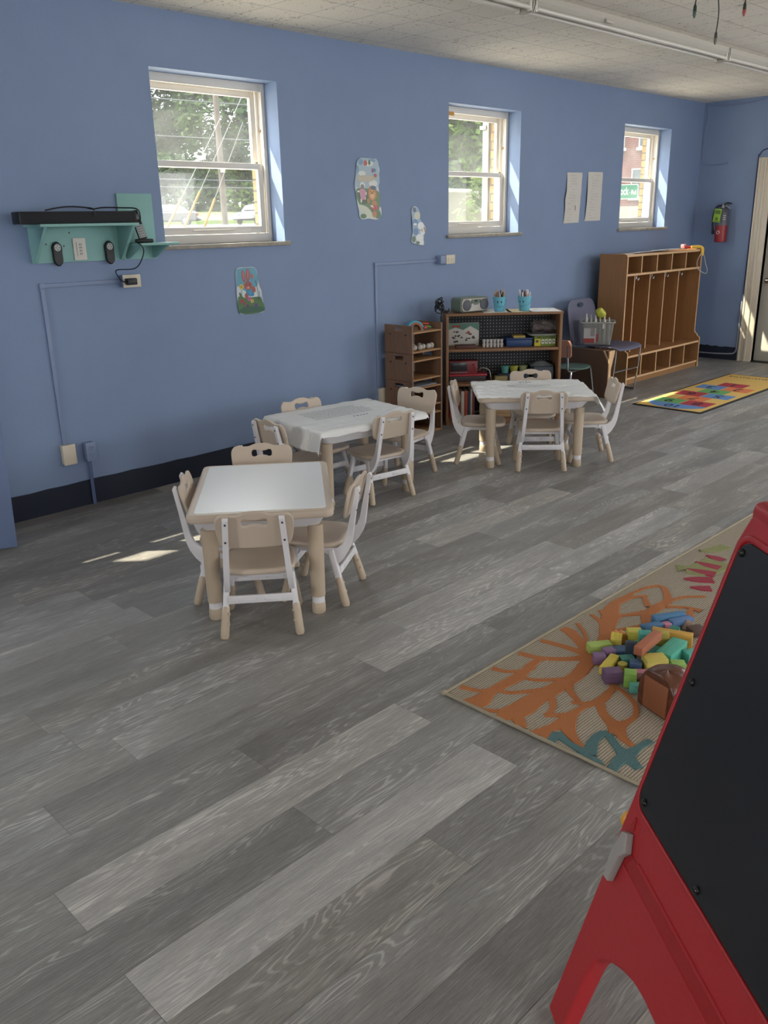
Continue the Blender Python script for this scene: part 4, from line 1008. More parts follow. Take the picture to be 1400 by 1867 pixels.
out = [sq_(*p) for p in [(1045, 985), (1075, 935), (1110, 930), (1150, 965), (1180, 1050), (1180, 1130), (1225, 1200), (1270, 1270), (1260, 1340), (1240, 1400), (1235, 1480), (1240, 1550), (1180, 1550), (1080, 1520), (1040, 1490), (1045, 1420), (1068, 1300), (1060, 1150)]]
paint = [('8fa9bf', [Pn(sq_, [(1055, 990), (1100, 945), (1150, 990), (1172, 1120), (1240, 1260), (1225, 1420), (1100, 1430), (1060, 1300)])]), ('5f82ab', [LE and SE(1100, 1190, 45, 60), SE(1110, 1330, 40, 60)]), ('4b6275', [SE(1090, 985, 28, 40, -20)]), ('c9c7ae', [SE(1130, 1080, 42, 60)]), ('dfe2e0', [SE(1100, 1215, 30, 22), SE(1190, 1240, 50, 60), SE(1215, 1340, 38, 55), SE(1170, 1430, 60, 60), SE(1200, 1500, 36, 48)]),
 ('4d6e55', [SE(1075, 1450, 32, 50), SE(1140, 1510, 30, 25)]), ('cbb3a0', [SE(1205, 1310, 18, 24)]), ('3a3a3a', [SE(1212, 1320, 6, 6), SE(1196, 1290, 4, 5)]), ('b98f45', [SE(1250, 1300, 8, 40)])]
plaque('lamb_plaque', 'small painted plaque of a white lamb under a hat, lower left of the middle window', 5.044, 1.398, out, paint)

# ---- two paper notices
def notice(label, pts, seed, extra):
    o = None
    tl, tr, br, bl = [Vector((p[0], 0, p[1])) for p in pts]
    def P(u, v):
        q = (bl.lerp(br, u)).lerp(tl.lerp(tr, u), v)
        bulge = .012*math.sin(PI*v)*(1-u)+.006*abs(mn.noise((u*3, v*4, seed)))
        return (q.x-(.018*max(0, 1-abs(v-.47)*5)*(1-u) if seed == 1 else 0), yw-.0015-bulge, q.z)
    mb = MB().grid(P, 8, 20); o = tag(mb.build('paper_notice', paper, None, 180), label, 'paper')
    k = MB(); rg = random.Random(seed)
    for i in range(17):
        v = .94-i*.055; u0 = rg.uniform(.12, .4)
        a = P(u0, v); b_ = P(u0+rg.uniform(.15, .45), v-.0)
        k.add([(a[0], a[1]-.001, a[2]-.0015), (b_[0], b_[1]-.001, b_[2]-.0015), (b_[0], b_[1]-.001, b_[2]+.0015), (a[0], a[1]-.001, a[2]+.0015)], [(0, 1, 2, 3)])
    for u in (.3, .5, .62):
        a = P(u, .9); b_ = P(u, .35)
        k.add([(a[0]-.001, a[1]-.013+.012, a[2]), (a[0]+.001, a[1]-.001, a[2]), (b_[0]+.001, b_[1]-.001, b_[2]), (b_[0]-.001, b_[1]-.001, b_[2])], [(0, 1, 2, 3)])
    k.build('faint_print', mat('faint_print', 'b5b0a8', .8), o, 0)
    if extra:
        a = P(.66, .35); MB().box((a[0]-.003, a[1]-.0022, a[2]-.045), (a[0]+.003, a[1]-.001, a[2]+.0)).build('ink_bar', dark, o, 0)
notice('creased paper notice taped left of its twin, beside the third window', [(7.147, 1.978), (7.402, 1.982), (7.375, 1.539), (7.118, 1.534)], 1, True)
notice('straight paper notice taped between the creased one and the third window', [(7.495, 1.990), (7.757, 1.993), (7.752, 1.553), (7.474, 1.55)], 2, False)

# wall scars
scr = MB()
for x, z, l in ((7.95, 1.80, .004), (8.0, 1.78, .004), (8.0, 1.75, .004), (7.9, 1.76, .005), (5.10, 2.38, .01)): scr.box((x, yw-.0006, z), (x+.008, yw, z+l*3))

# ------------------------------------------------------------------ cubby lockers
LX0, LX1, LB, LF, LU, LH = 7.59, 9.135, 4.615, 4.252, 4.318, 1.245
lk = root_at('cubby_locker', 'wide maple coat locker with five bays and a bench, near the east door', 'locker', Matrix.Translation((0, 0, 0)))
def sidep(x):
    pr = [(LB, 0), (LF, 0)]+[(LF+.0+.028-.028*math.cos(a), .30+.03*math.sin(a)) for a in [i*PI/2/6 for i in range(7)]]+[(LU-.03+.03*math.sin(a), .40-.045*math.cos(a)+.0) for a in [i*PI/2/6 for i in range(7)]]+[(LU, LH-.03), (LU+.01, LH-.008), (LU+.03, LH), (LB, LH)]
    M = Matrix(((0, 0, 1, x), (1, 0, 0, 0), (0, 1, 0, 0), (0, 0, 0, 1)))
    p = MB().prism(pr, 0, .018, M).build('side_panel', wood, lk)
    e = MB()
    front = [q for q in pr[1:-1]]
    for a, b_ in zip(front[:-1], front[1:]):
        e.add([(x-.0004, a[0]-.0008, a[1]), (x+.0184, a[0]-.0008, a[1]), (x+.0184, b_[0]-.0008, b_[1]), (x-.0004, b_[0]-.0008, b_[1])], [(0, 1, 2, 3)])
    e.build('edge_band', woodedge, p, 0)
sidep(LX0); sidep(LX1-.018)
def hb(nm, y0, z0, z1):
    o = MB().box((LX0+.018, y0, z0), (LX1-.018, LB-.006, z1)).build(nm, wood, lk, 0); MB().box((LX0+.018, y0-.001, z0), (LX1-.018, y0, z1)).build('edge_band', woodedge, o, 0)
hb('top', LU+.012, 1.217, 1.238); hb('hat_shelf', LU+.004, 1.04, 1.06); hb('bench_seat', LF+.006, .265, .285); hb('bottom_board', LF+.008, .05, .068)
MB().box((LX0+.018, LF+.02, 0), (LX1-.018, LF+.034, .05)).build('toe_kick', wood, lk, 0); MB().box((LX0+.018, LB-.006, .068), (LX1-.018, LB, 1.217)).build('back_panel', wood, lk, 0)
dark_in = woodD
for i in range(1, 5):
    x = LX0+.009+(LX1-LX0-.018)*i/5
    for nm, z0, z1, y0 in (('hat_divider', 1.06, 1.217, LU+.02), ('tall_divider', .285, 1.04, 4.405), ('shoe_divider', .068, .265, LF+.018)):
        o = MB().box((x-.008, y0, z0), (x+.008, LB-.006, z1)).build(nm, wood, lk, 0); MB().box((x-.008, y0-.001, z0), (x+.008, y0, z1)).build('edge_band', woodedge, o, 0)
for i in range(5):
    x = LX0+.009+(LX1-LX0-.018)*(i+.5)/5-.03
    h = MB().tube([(x, 4.455, 1.04), (x, 4.455, 1.012)], .005, 8)
    for s_ in (-1, 1): h.tube(spline([(x, 4.455, 1.018), (x+s_*.012, 4.452, .985), (x+s_*.026, 4.448, .978), (x+s_*.034, 4.445, .998)], 4, False), .003, 6)
    h.build('coat_hook', chrome, lk)
# on the locker top
fl_ = MB().grid(lambda u, v: (7.86+.72*u, 4.36+.1*v+.05*u, LH+.003+.008*abs(mn.noise((u*6, v*2, 1)))), 24, 3)
tag(fl_.build('paper_roll_sheet', mat('dark_sheet', '4d555c', .35), None, 180), 'long dark glossy sheet lying flat on top of the coat locker', 'sheet')
fl_ = MB().grid(lambda u, v: (8.2+.68*u, 4.35+.07*v, LH+.012+.006*abs(mn.noise((u*5, v*2, 4)))), 24, 3)
tag(fl_.build('white_sheet', mat('white_sheet', 'c9ccc8', .5), None, 180), 'long white paper strip lying on top of the coat locker', 'sheet')
rc_ = root_at('red_jump_rope', 'red and yellow skipping rope bundle at right end of the coat locker top', 'rope', Matrix.Translation((0, 0, 0)))
MB().tube(spline([(8.90, 4.43, LH+.02), (8.97, 4.40, LH+.018), (9.04, 4.42, LH+.015), (9.08, 4.38, LH+.018)], 6, False), .014, 8).build('red_coil', mat('rope_red', 'c23a3f', .5), rc_); MB().box((8.895, 4.41, LH+.012), (8.95, 4.45, LH+.05), .006).build('pink_handle', mat('rope_pink', 'd8847f', .5), rc_)
MB().tube(spline([(9.04, 4.40, LH+.016), (9.09, 4.35, LH+.02), (9.12, 4.315, LH+.006), (9.10, 4.300, LH-.04), (9.09, 4.30, LH-.07)], 6, False), .016, 8).build('yellow_handle', mat('rope_yellow', 'e3bd4c', .5), rc_)
MB().tube(spline([(9.075, 4.302, 1.20), (9.0, 4.30, 1.12), (9.02, 4.30, 1.054), (9.09, 4.29, 1.01), (9.16, 4.27, .99), (9.19, 4.27, 1.02), (9.16, 4.28, 1.09), (9.145, 4.30, 1.18)], 6, False), .0032, 6).build('white_cord', mat('cord_white2', 'c9c9cc', .5), rc_)

# ------------------------------------------------------------------ chairs, bench end and bin by the locker
bn = root_at('bench_end', 'low dark brown wooden bench end with pale front edge, between bookshelf and locker', 'bench', Matrix.Translation((0, 0, 0)))
MB().box((6.925, 4.065, 0), (6.955, 4.60, .43), .002).build('end_panel', woodD, bn); MB().box((6.924, 4.055, 0), (6.962, 4.0645, .43), .001).build('edge_band', woodedge, bn)
MB().box((6.956, 4.075, .41), (7.02, 4.60, .428), .001).build('top_board', woodD, bn); MB().prism([(6.9625, .43), (7.02, .43), (7.02, .41), (6.9625, .25)], -.012, 0, Matrix(((1, 0, 0, 0), (0, 0, 1, 4.07), (0, 1, 0, 0), (0, 0, 0, 1)))).build('bracket', woodedge, bn)
pch = root_at('school_chair', 'grey violet school chair with chrome sled legs holding a plastic bin, beside the locker', 'chair', Matrix.Translation((0, 0, 0)))
vio = mat('chair_violet_grey', '66677d', .45)
def seatfn(u, v):
    x = 7.035+.475*u; y = 4.50-.46*v
    w = 1-.16*(max(0, (v-.8)/.2))**2*(abs(u-.5)*2)**3
    return (7.27+(x-7.27)*w, y, .437+.012*(abs(u-.5)*2)**2-.025*max(0, (v-.82)/.18)**2)
st = MB().grid(seatfn, 16, 16)
sm = st.build('seat', vio, pch, 180); md = sm.modifiers.new('thick', 'SOLIDIFY'); md.thickness = .008; md.offset = 1
bkout = rrect(-.235, 0, .235, .42, .10, 8); hole = [(.055*math.cos(2*PI*i/20)-.02, .365+.022*math.sin(2*PI*i/20)) for i in range(20)]
MB().plate([bkout, hole], .012, .004, frame((7.245, 4.515, .435), (1, 0, 0), (0, .20, 1))).build('backrest', vio, pch, 50)
for s_, x in ((0, 7.055), (1, 7.495)):
    MB().tube(spline([(x, 4.56, .55), (x, 4.52, .42), (x, 4.30, .415), (x, 4.085, .415), (x, 4.068, .39), (x, 4.10, .02), (x, 4.12, .008), (x, 4.30, .008), (x, 4.52, .008), (x, 4.545, .03), (x, 4.50, .41)], 5, False), .0085, 8).build('sled_leg', chrome, pch)
MB().tube([(7.495, 4.083, .215), (7.055, 4.083, .215)], .006, 8).build('stretcher', chrome, pch)
bi = root_at('plastic_bin', 'clear plastic bin full of bottles standing on the grey violet chair', 'bin', Matrix.Translation((7.165, 4.345, .4525)) @ Matrix.Rotation(R(-58+0), 4, 'Z'))
clr = mat('clear_bin_plastic', '9a9a92', .3, alpha=.55)
def fr_(w, d, z): return [(x, y, z) for x, y in rrect(-w, -d, w, d, .02, 4)]
a_ = fr_(.125, .085, 0); b_ = fr_(.15, .105, .205); n = len(a_)
MB().add(a_+b_, [tuple(range(n-1, -1, -1))]+[(i, (i+1) % n, n+(i+1) % n, n+i) for i in range(n)]).build('tub', clr, bi, 40)
c1 = rrect(-.162, -.117, .162, .117, .024, 4); c2 = rrect(-.148, -.103, .148, .103, .02, 4)
MB().plate([c1, c2], .012, .003, Matrix.Translation((0, 0, .205))).build('rim', mat('bin_rim', 'a9a89f', .4), bi)
k = MB(); k.mi = 0; k.box((-.12, -.1, .02), (-.01, -.0945, .185)); k.mi = 1; k.box((-.12, -.1008, .02), (-.02, -.1002, .06)); k.box((-.005, -.1, .03), (.012, -.095, .1)); k.mi = 2; k.box((-.06, -.1006, .08), (-.02, -.1002, .17))
k.build('inserted_labels', [mat('label_pale', 'b8b6b4', .6), mat('label_red', '9a3f3a', .6), mat('label_greyish', '8f8a88', .6)], bi, 0)
k = MB().box((.045, -.108, .15), (.062, -.105, .195), .001); k.build('latch', mat('latch_white', 'd6d3cc', .5), bi)
rg = random.Random(4)
for i in range(11):
    x = -.115+(i % 6)*.046; y = -.05+.09*(i//6)
    h = .225+rg.uniform(0, .05)
    bo = root_at('glue_bottle', ['pale', 'clear', 'white', 'grey'][i % 4]+' capped bottle standing in the plastic bin on the grey violet chair', 'bottle', Matrix.Translation((7.165, 4.345, .4525)) @ Matrix.Rotation(R(-58), 4, 'Z') @ Matrix.Translation((x*.9, y*.9, .004)), 'bottles in the plastic bin')
    MB().lathe([(.0001, 0), (.017, 0), (.018, .01), (.018, h-.05), (.008, h-.03), (.0001, h-.03)], 14).build('bottle_body', mat('bottle_%d' % (i % 4), ['c3c2bb', 'a9aaa4', 'd2d0c9', '9b9c98'][i % 4], .4), bo)
    MB().lathe([(.0001, h-.03), (.009, h-.03), (.006, h-.002), (.0001, h)], 12).build('cap', mat('cap_%d' % (i % 2), ['d9d7d0', 'b5b3aa'][i % 2], .5), bo)
yb = MB().sphere((0, 0, 0), .055, 9, None, (1.0, .8, .8)); yb.map(lambda p: p+p.normalized()*.022*mn.noise(p*22))
o = yb.build('yellow_bag', mat('lime_bag', 'c3c64a', .5), None, 180); o.matrix_world = Matrix.Translation((7.215, 4.345, .735)); tag(o, 'crumpled lime yellow bag on top of the bottles in the plastic bin', 'bag')
gch = root_at('small_chair', 'small green seated chair with salmon back and chrome legs right of the bookshelf', 'chair', Matrix.Translation((6.70, 4.31, 0)) @ Matrix.Rotation(R(0), 4, 'Z'))
def sf(u, v):
    a = 2*(u-.5); b_ = 2*(v-.5)
    k_ = math.sqrt(max(1e-6, 1-.5*b_*b_)); k2 = math.sqrt(max(1e-6, 1-.5*a*a))
    return (.19*a*k_*1.05, .15*b_*k2*1.05, .298+.012*a*a-.02*max(0, a-.6))
sm = MB().grid(sf, 16, 14).build('seat', mat('seat_green', '5f7a70', .45), gch, 180); md = sm.modifiers.new('thick', 'SOLIDIFY'); md.thickness = .008
MB().plate([rrect(-.14, 0, .14, .155, .03)], .012, .004, frame((-.215, 0, .41), (0, 1, 0), (-.12, 0, 1))).build('backrest', mat('back_salmon', 'bd8670', .5), gch, 50)
for s_ in (-1, 1):
    MB().tube(spline([(-.232, s_*.10, .52), (-.215, s_*.10, .40), (-.19, s_*.10, .29), (0, s_*.10, .281), (.135, s_*.10, .281), (.165, s_*.105, .26), (.20, s_*.13, 0)], 5, False), .0085, 8).build('front_leg', chrome, gch)
    MB().tube(spline([(.02, s_*.095, .279), (-.13, s_*.10, .275), (-.17, s_*.11, .25), (-.21, s_*.13, 0)], 5, False), .0085, 8).build('rear_leg', chrome, gch)

# ------------------------------------------------------------------ east wall: extinguisher, wires
ex = root_at('fire_extinguisher', 'red and grey fire extinguisher with green tag hanging on the east wall', 'extinguisher', Matrix.Translation((XR-.085, 4.385, 1.294)))
exr = mat('extinguisher_red', '96282b', .35); exl = mat('extinguisher_label', '5d6068', .4)
MB().lathe([(.0001, .0), (.055, 0), (.062, .006), (.063, .02), (.063, .30), (.055, .335), (.03, .355), (.018, .36), (.0001, .36)], 28).build('cylinder', exr, ex, 40)
MB().lathe([(.0636, .178), (.0636, .300), (.0560, .3355), (.0308, .3560)], 28).build('grey_label', exl, ex, 40)
k = MB()
for q in range(3): k.lathe([(.0641, .235+q*.02), (.0641, .241+q*.02)], 28)
v_ = [(p, i) for i, p in enumerate(k.v)]
kk = MB(); 
for q in range(3):
    for j in range(5):
        a0 = PI+.55+j*.09; a1 = a0+.07
        kk.add([(.0642*math.cos(a0), .0642*math.sin(a0), .235+q*.02), (.0642*math.cos(a1), .0642*math.sin(a1), .235+q*.02), (.0642*math.cos(a1), .0642*math.sin(a1), .242+q*.02), (.0642*math.cos(a0), .0642*math.sin(a0), .242+q*.02)], [(0, 1, 2, 3)])
kk.build('label_text', mat('label_white', 'c9c9c9', .5), ex, 0)
gd = MB()
def cylpt(a, z, r=.0642): return (r*math.cos(a), r*math.sin(a), z)
for z0, z1 in ((.085, .125),):
    gd.add([cylpt(PI-.12+.34*math.cos(2*PI*i/16), .105+.02*math.sin(2*PI*i/16)) for i in range(16)], [tuple(range(16))])
gd.build('white_emblem', mat('emblem_white', 'cfc9bd', .5), ex, 0)
MB().lathe([(.0001, .36), (.02, .36), (.02, .385), (.012, .40), (.0001, .40)], 16).build('valve', mat('valve_metal', '8d8d8d', .3, .9), ex)
MB().tube(spline([(-.0, -.01, .39), (-.02, -.05, .41), (-.02, -.10, .40)], 4, False), .008, 8).build('lever', black, ex); MB().tube(spline([(0, -.005, .375), (-.015, -.05, .372), (-.02, -.095, .345)], 4, False), .009, 8).build('handle', mat('handle_steel', 'b9b9b9', .3, .9), ex)
MB().tube(spline([(-.01, .012, .385), (-.03, .06, .37), (-.03, .088, .30), (-.03, .09, .20), (-.025, .082, .12)], 6, False), .010, 10).build('hose', black, ex); MB().tube([(-.025, .082, .13), (-.024, .08, .085)], .014, 10).build('nozzle', black, ex)
MB().box((.062, -.02, .32), (.085, .02, .42), .003).build('wall_bracket', mat('valve_metal2', '77797c', .4, .7), ex)
MT = Matrix.Translation((-.082, .03, .212)) @ Matrix.Rotation(R(6), 4, 'X')
tg = MB().box((-.001, -.04, 0), (.001, .04, .14), .0005, MT).build('inspection_tag', mat('tag_green', '8fb83a', .6), ex)
k = MB(); k.disc(0, .035, .016, .018, 0, 14, MT @ frame((-.0016, 0, 0), (0, -1, 0), (0, 0, 1))); k.box((-.0016, -.03, .085), (-.0011, .03, .125), 0, MT); k.box((-.0016, -.03, .005), (-.0011, .025, .012), 0, MT); k.build('tag_print', mat('tag_dark', '55722a', .6), tg, 0)
wire_m = mat('painted_wire', '7f8fb0', .55)
tag(MB().tube(spline([(XR-.006, 4.72, 2.715), (XR-.008, 4.58, 2.700), (XR-.008, 4.43, 2.692), (XR-.008, 4.25, 2.698), (XR-.006, 4.06, 2.722), (XR-.006, 3.80, 2.738)], 6, False), .005, 6).build('ceiling_wire', wire_m), 'thin painted wire sagging just under the ceiling on the east wall', 'wire')
tag(MB().tube(spline([(XR-.006, 4.700, 2.70), (XR-.006, 4.690, 2.60), (XR-.006, 4.712, 2.44), (XR-.006, 4.715, 2.25), (XR-.006, 4.705, 2.13), (XR-.006, 4.66, 2.112), (XR-.006, 4.55, 2.104), (XR-.006, 4.42, 2.117)], 6, False), .006, 6).build('corner_wire', wire_m), 'painted wire running down the room corner and turning along the east wall', 'wire')
tag(MB().tube(spline([(XR-.008, 4.00, 2.235), (XR-.008, 4.055, 2.215), (XR-.008, 4.087, 2.165), (XR-.008, 4.092, 2.10), (XR-.008, 4.092, 1.2), (XR-.008, 4.092, .62)], 6, False), .006, 6).build('door_cable', mat('cable_dark_blue', '3d4a6e', .5)), 'dark cable curving over the corner of the door frame and down its side', 'cable')
tag(MB().tube(spline([(XR-.014, 4.094, .66), (XR-.014, 4.095, .40), (XR-.014, 4.098, .16), (XR-.014, 4.115, .09), (XR-.017, 4.17, .07), (XR-.018, 4.35, .060), (XR-.018, 4.53, .058)], 6, False), .008, 8).build('grey_conduit', mat('conduit_grey', '93979f', .4)), 'grey conduit bending along the dark east baseboard beside the door frame', 'pipe')

STROKES=[
('o',[(2.559,1.495,0.050),(2.441,1.463,0.045),(2.361,1.457,0.045),(2.284,1.461,0.050),(2.227,1.467,0.055),(2.154,1.471,0.060),(2.089,1.469,0.070),(2.031,1.481,0.060),(1.970,1.489,0.020)]),
('o',[(2.567,1.486,0.060),(2.517,1.520,0.030),(2.472,1.558,0.022),(2.418,1.629,0.020),(2.396,1.709,0.022)]),
('o',[(2.566,1.499,0.050),(2.561,1.549,0.030),(2.556,1.614,0.022),(2.539,1.709,0.020)]),
('o',[(2.567,1.486,0.060),(2.602,1.551,0.035),(2.645,1.613,0.035),(2.676,1.663,0.040),(2.685,1.705,0.030)]),
('o',[(2.414,1.626,0.022),(2.350,1.621,0.030),(2.294,1.610,0.030),(2.234,1.605,0.040),(2.154,1.612,0.035),(2.092,1.612,0.035),(2.021,1.604,0.060),(1.980,1.638,0.030)]),
('o',[(2.235,1.710,0.020),(2.253,1.658,0.014),(2.303,1.612,0.016),(2.342,1.605,0.020)]),
('o',[(2.055,1.711,0.020),(2.076,1.649,0.014),(2.128,1.611,0.016),(2.170,1.605,0.020)]),
('o',[(2.257,1.607,0.014),(2.268,1.552,0.014),(2.322,1.496,0.016),(2.367,1.461,0.020)]),
('o',[(2.125,1.609,0.020),(2.139,1.562,0.014),(2.199,1.512,0.018),(2.245,1.480,0.020)]),
('o',[(1.980,1.571,0.014),(2.019,1.518,0.014),(2.074,1.486,0.018),(2.122,1.475,0.020)]),
('o',[(2.041,1.471,0.050),(2.022,1.433,0.035),(1.983,1.396,0.030)]),
('o',[(2.237,1.456,0.020),(2.188,1.414,0.020),(2.145,1.389,0.016),(2.105,1.387,0.014)]),
('o',[(2.100,1.388,0.012),(2.132,1.358,0.018),(2.152,1.328,0.030)]),
('o',[(2.346,1.461,0.030),(2.290,1.410,0.022),(2.252,1.350,0.016)]),
('o',[(2.232,1.368,0.012),(2.258,1.328,0.016),(2.301,1.304,0.030),(2.383,1.310,0.022),(2.430,1.325,0.020),(2.455,1.366,0.010)]),
('o',[(2.301,1.304,0.030),(2.246,1.321,0.020),(2.186,1.325,0.025),(2.130,1.318,0.050),(2.083,1.283,0.040),(2.050,1.237,0.024),(2.025,1.185,0.014)]),
('o',[(2.301,1.304,0.030),(2.245,1.253,0.026),(2.216,1.206,0.035),(2.205,1.180,0.050),(2.157,1.167,0.020)]),
('o',[(2.205,1.180,0.050),(2.250,1.170,0.020),(2.304,1.169,0.016),(2.365,1.203,0.016),(2.406,1.264,0.014),(2.426,1.319,0.014)]),
('o',[(2.205,1.180,0.050),(2.164,1.133,0.025),(2.139,1.076,0.014)]),
('o',[(2.122,1.317,0.050),(2.063,1.328,0.030),(2.005,1.348,0.025),(1.974,1.363,0.020)]),
('o',[(2.055,1.331,0.030),(2.004,1.322,0.040),(1.972,1.311,0.030)]),
('o',[(2.567,1.486,0.050),(2.714,1.537,0.035),(2.807,1.578,0.050),(2.904,1.621,0.060),(2.985,1.659,0.050),(3.058,1.676,0.030),(3.171,1.672,0.014)]),
('o',[(2.870,1.689,0.014),(2.841,1.629,0.018),(2.798,1.573,0.030)]),
('o',[(2.932,1.685,0.014),(2.895,1.631,0.025)]),
('o',[(3.004,1.671,0.030),(3.121,1.676,0.012),(3.252,1.664,0.012),(3.328,1.631,0.014),(3.310,1.590,0.022),(3.211,1.526,0.030),(3.124,1.523,0.040),(3.045,1.530,0.035),(2.977,1.573,0.018),(2.928,1.595,0.016),(2.839,1.572,0.014)]),
('o',[(3.042,1.662,0.012),(3.136,1.652,0.012),(3.194,1.612,0.014)]),
('o',[(3.179,1.619,0.014),(3.096,1.553,0.025)]),
('o',[(3.054,1.535,0.045),(2.985,1.502,0.035),(2.933,1.469,0.030)]),
('o',[(3.192,1.513,0.030),(3.222,1.513,0.012),(3.291,1.488,0.012),(3.355,1.424,0.012)]),
('o',[(3.146,1.499,0.016),(3.198,1.432,0.012),(3.204,1.372,0.030)]),
('o',[(3.206,1.416,0.012),(3.121,1.384,0.030)]),
('o',[(2.457,1.482,0.016),(2.359,1.447,0.014),(2.290,1.410,0.014)]),
('o',[(2.552,1.476,0.030),(2.516,1.417,0.020),(2.458,1.362,0.016),(2.417,1.317,0.016)]),
('o',[(2.787,1.542,0.016),(2.683,1.490,0.016),(2.584,1.468,0.020)]),
('o',[(2.573,1.556,0.012),(2.684,1.598,0.012),(2.761,1.687,0.012)]),
('o',[(2.810,1.546,0.012),(2.848,1.519,0.012),(2.942,1.474,0.020)]),
('t',[(1.973,1.284,0.022),(2.043,1.298,0.030),(2.021,1.242,0.020),(2.013,1.173,0.030),(2.012,1.157,0.045)]),
('t',[(1.975,1.208,0.014),(1.988,1.158,0.035),(1.982,1.123,0.045),(1.979,1.095,0.020)]),
('t',[(2.010,1.160,0.040),(2.085,1.191,0.028),(2.133,1.193,0.025),(2.148,1.178,0.025),(2.108,1.123,0.022),(2.082,1.074,0.040),(2.050,1.011,0.022)]),
('t',[(1.978,1.065,0.025),(2.032,1.078,0.030),(2.082,1.074,0.040),(2.149,1.070,0.020),(2.207,1.061,0.020)]),
('g',[(3.604,1.683,0.012),(3.582,1.627,0.080),(3.632,1.571,0.120),(3.777,1.553,0.120)]),
('g',[(3.850,1.686,0.020),(3.906,1.646,0.050),(3.992,1.618,0.060)]),
('r',[(3.474,1.584,0.004),(3.503,1.541,0.030),(3.548,1.479,0.035)]),
('r',[(3.592,1.627,0.004),(3.601,1.567,0.030),(3.615,1.500,0.035)]),
('r',[(3.701,1.637,0.004),(3.696,1.580,0.030),(3.699,1.517,0.035)]),
('r',[(3.816,1.637,0.004),(3.808,1.589,0.030),(3.800,1.548,0.030)]),
('r',[(3.406,1.519,0.004),(3.424,1.482,0.025),(3.451,1.444,0.030)]),
]
BLOCKS=[
(2.624,1.483,0.090,0.038,0.035,-36,'a3bf52','light green block at left edge of the pile',0),
(2.658,1.459,0.045,0.040,0.055,25,'d8c23e','bright yellow block with a notched top between light green and orange blocks',0),
(2.737,1.478,0.050,0.040,0.040,-50,'e08a35','orange block behind the yellow notched one',0),
(2.757,1.436,0.055,0.045,0.055,-48,'c9be3f','mustard yellow block behind the navy upright one',0),
(2.721,1.368,0.045,0.045,0.045,-55,'3fa896','teal cube perched near the back of the pile',1),
(2.636,1.387,0.042,0.026,0.070,-58,'2f4257','dark navy block standing upright at the middle front',0),
(2.718,1.386,0.060,0.045,0.035,-20,'7fae3f','green streaked block between the navy and the brick red blocks',0),
(2.655,1.321,0.170,0.034,0.034,4,'b5623f','long brick red block lying across the middle of the pile',1),
(2.788,1.330,0.045,0.032,0.070,-62,'b5a73c','olive yellow block standing upright behind the brick red one',0),
(2.847,1.321,0.150,0.034,0.055,-70,'d29a32','long golden orange block on edge at the back right',0),
(2.726,1.252,0.150,0.058,0.055,4,'45b093','large sea green block at right of the pile',0),
(2.593,1.263,0.080,0.060,0.060,-41,'cdbb4a','large yellow cube at the front middle',0),
(2.999,1.409,0.140,0.032,0.042,-31,'3f78a6','long blue block farthest back',0),
(2.910,1.432,0.090,0.035,0.030,-25,'3f6f9c','steel blue block lying left of the farthest blue one',0),
(2.986,1.356,0.100,0.032,0.036,-24,'4f76ad','periwinkle blue block under the wooden cone end at the back',0),
(3.012,1.333,0.045,0.036,0.036,-24,'c29a78','bare pale wooden wedge at far right back',0),
(2.950,1.389,0.030,0.030,0.030,-30,'c77a9a','small pink block tucked between blue blocks at the back',0),
(2.939,1.358,0.050,0.035,0.035,10,'3f9c86','dark teal wedge in front of the periwinkle block',0),
(2.533,1.440,0.045,0.036,0.036,-50,'7d5a85','small purple block at lower left',0),
(2.594,1.443,0.042,0.036,0.034,-30,'83608c','small plum block behind the lower left purple one',0),
(2.529,1.393,0.120,0.034,0.030,11,'dcc53a','long lemon yellow block slanting at the front left',0),
(2.649,1.414,0.070,0.050,0.022,-40,'4a6f9f','flat blue block under the navy upright one',0),
(2.598,1.377,0.050,0.040,0.028,-40,'3f8f80','deep teal block just behind the lemon yellow slanting one',0),
(2.561,1.361,0.036,0.036,0.024,-40,'c2b23e','yellow disc lying between purple and teal blocks',2),
(2.564,1.315,0.042,0.040,0.042,-60,'3f5f8a','blue striped cube at the front beside the yellow cube',0),
(2.450,1.335,0.065,0.045,0.045,-41,'6a4a6e','large dark purple block at the front left corner',0),
(2.464,1.289,0.042,0.050,0.050,-60,'82b33f','bright green block at the very front',0),
(2.544,1.273,0.075,0.032,0.030,-52,'cf7a92','pink block at the front right of the bright green one',0),
(2.536,1.196,0.085,0.060,0.030,-72,'4ab59c','mint green slab behind the brown log chunk',0),
(2.599,1.196,0.050,0.035,0.030,-60,'a5344a','crimson block half hidden beside the mint slab',0),
(2.636,1.189,0.050,0.045,0.050,-50,'8cbc4f','apple green cube next to the red easel edge',0),
(2.769,1.222,0.050,0.045,0.040,-30,'4fb3a0','aqua block at right edge beside the sea green one',0),
(2.995,1.304,0.060,0.045,0.030,-30,'5a4034','dark brown block at the far right back',0),
(2.436,1.247,0.035,0.030,0.030,-60,'4fae98','pale teal block poking out left of the brown log chunk',0),
(2.717,1.313,0.060,0.040,0.030,10,'3f9a86','green teal block under the brick red one',0),
]

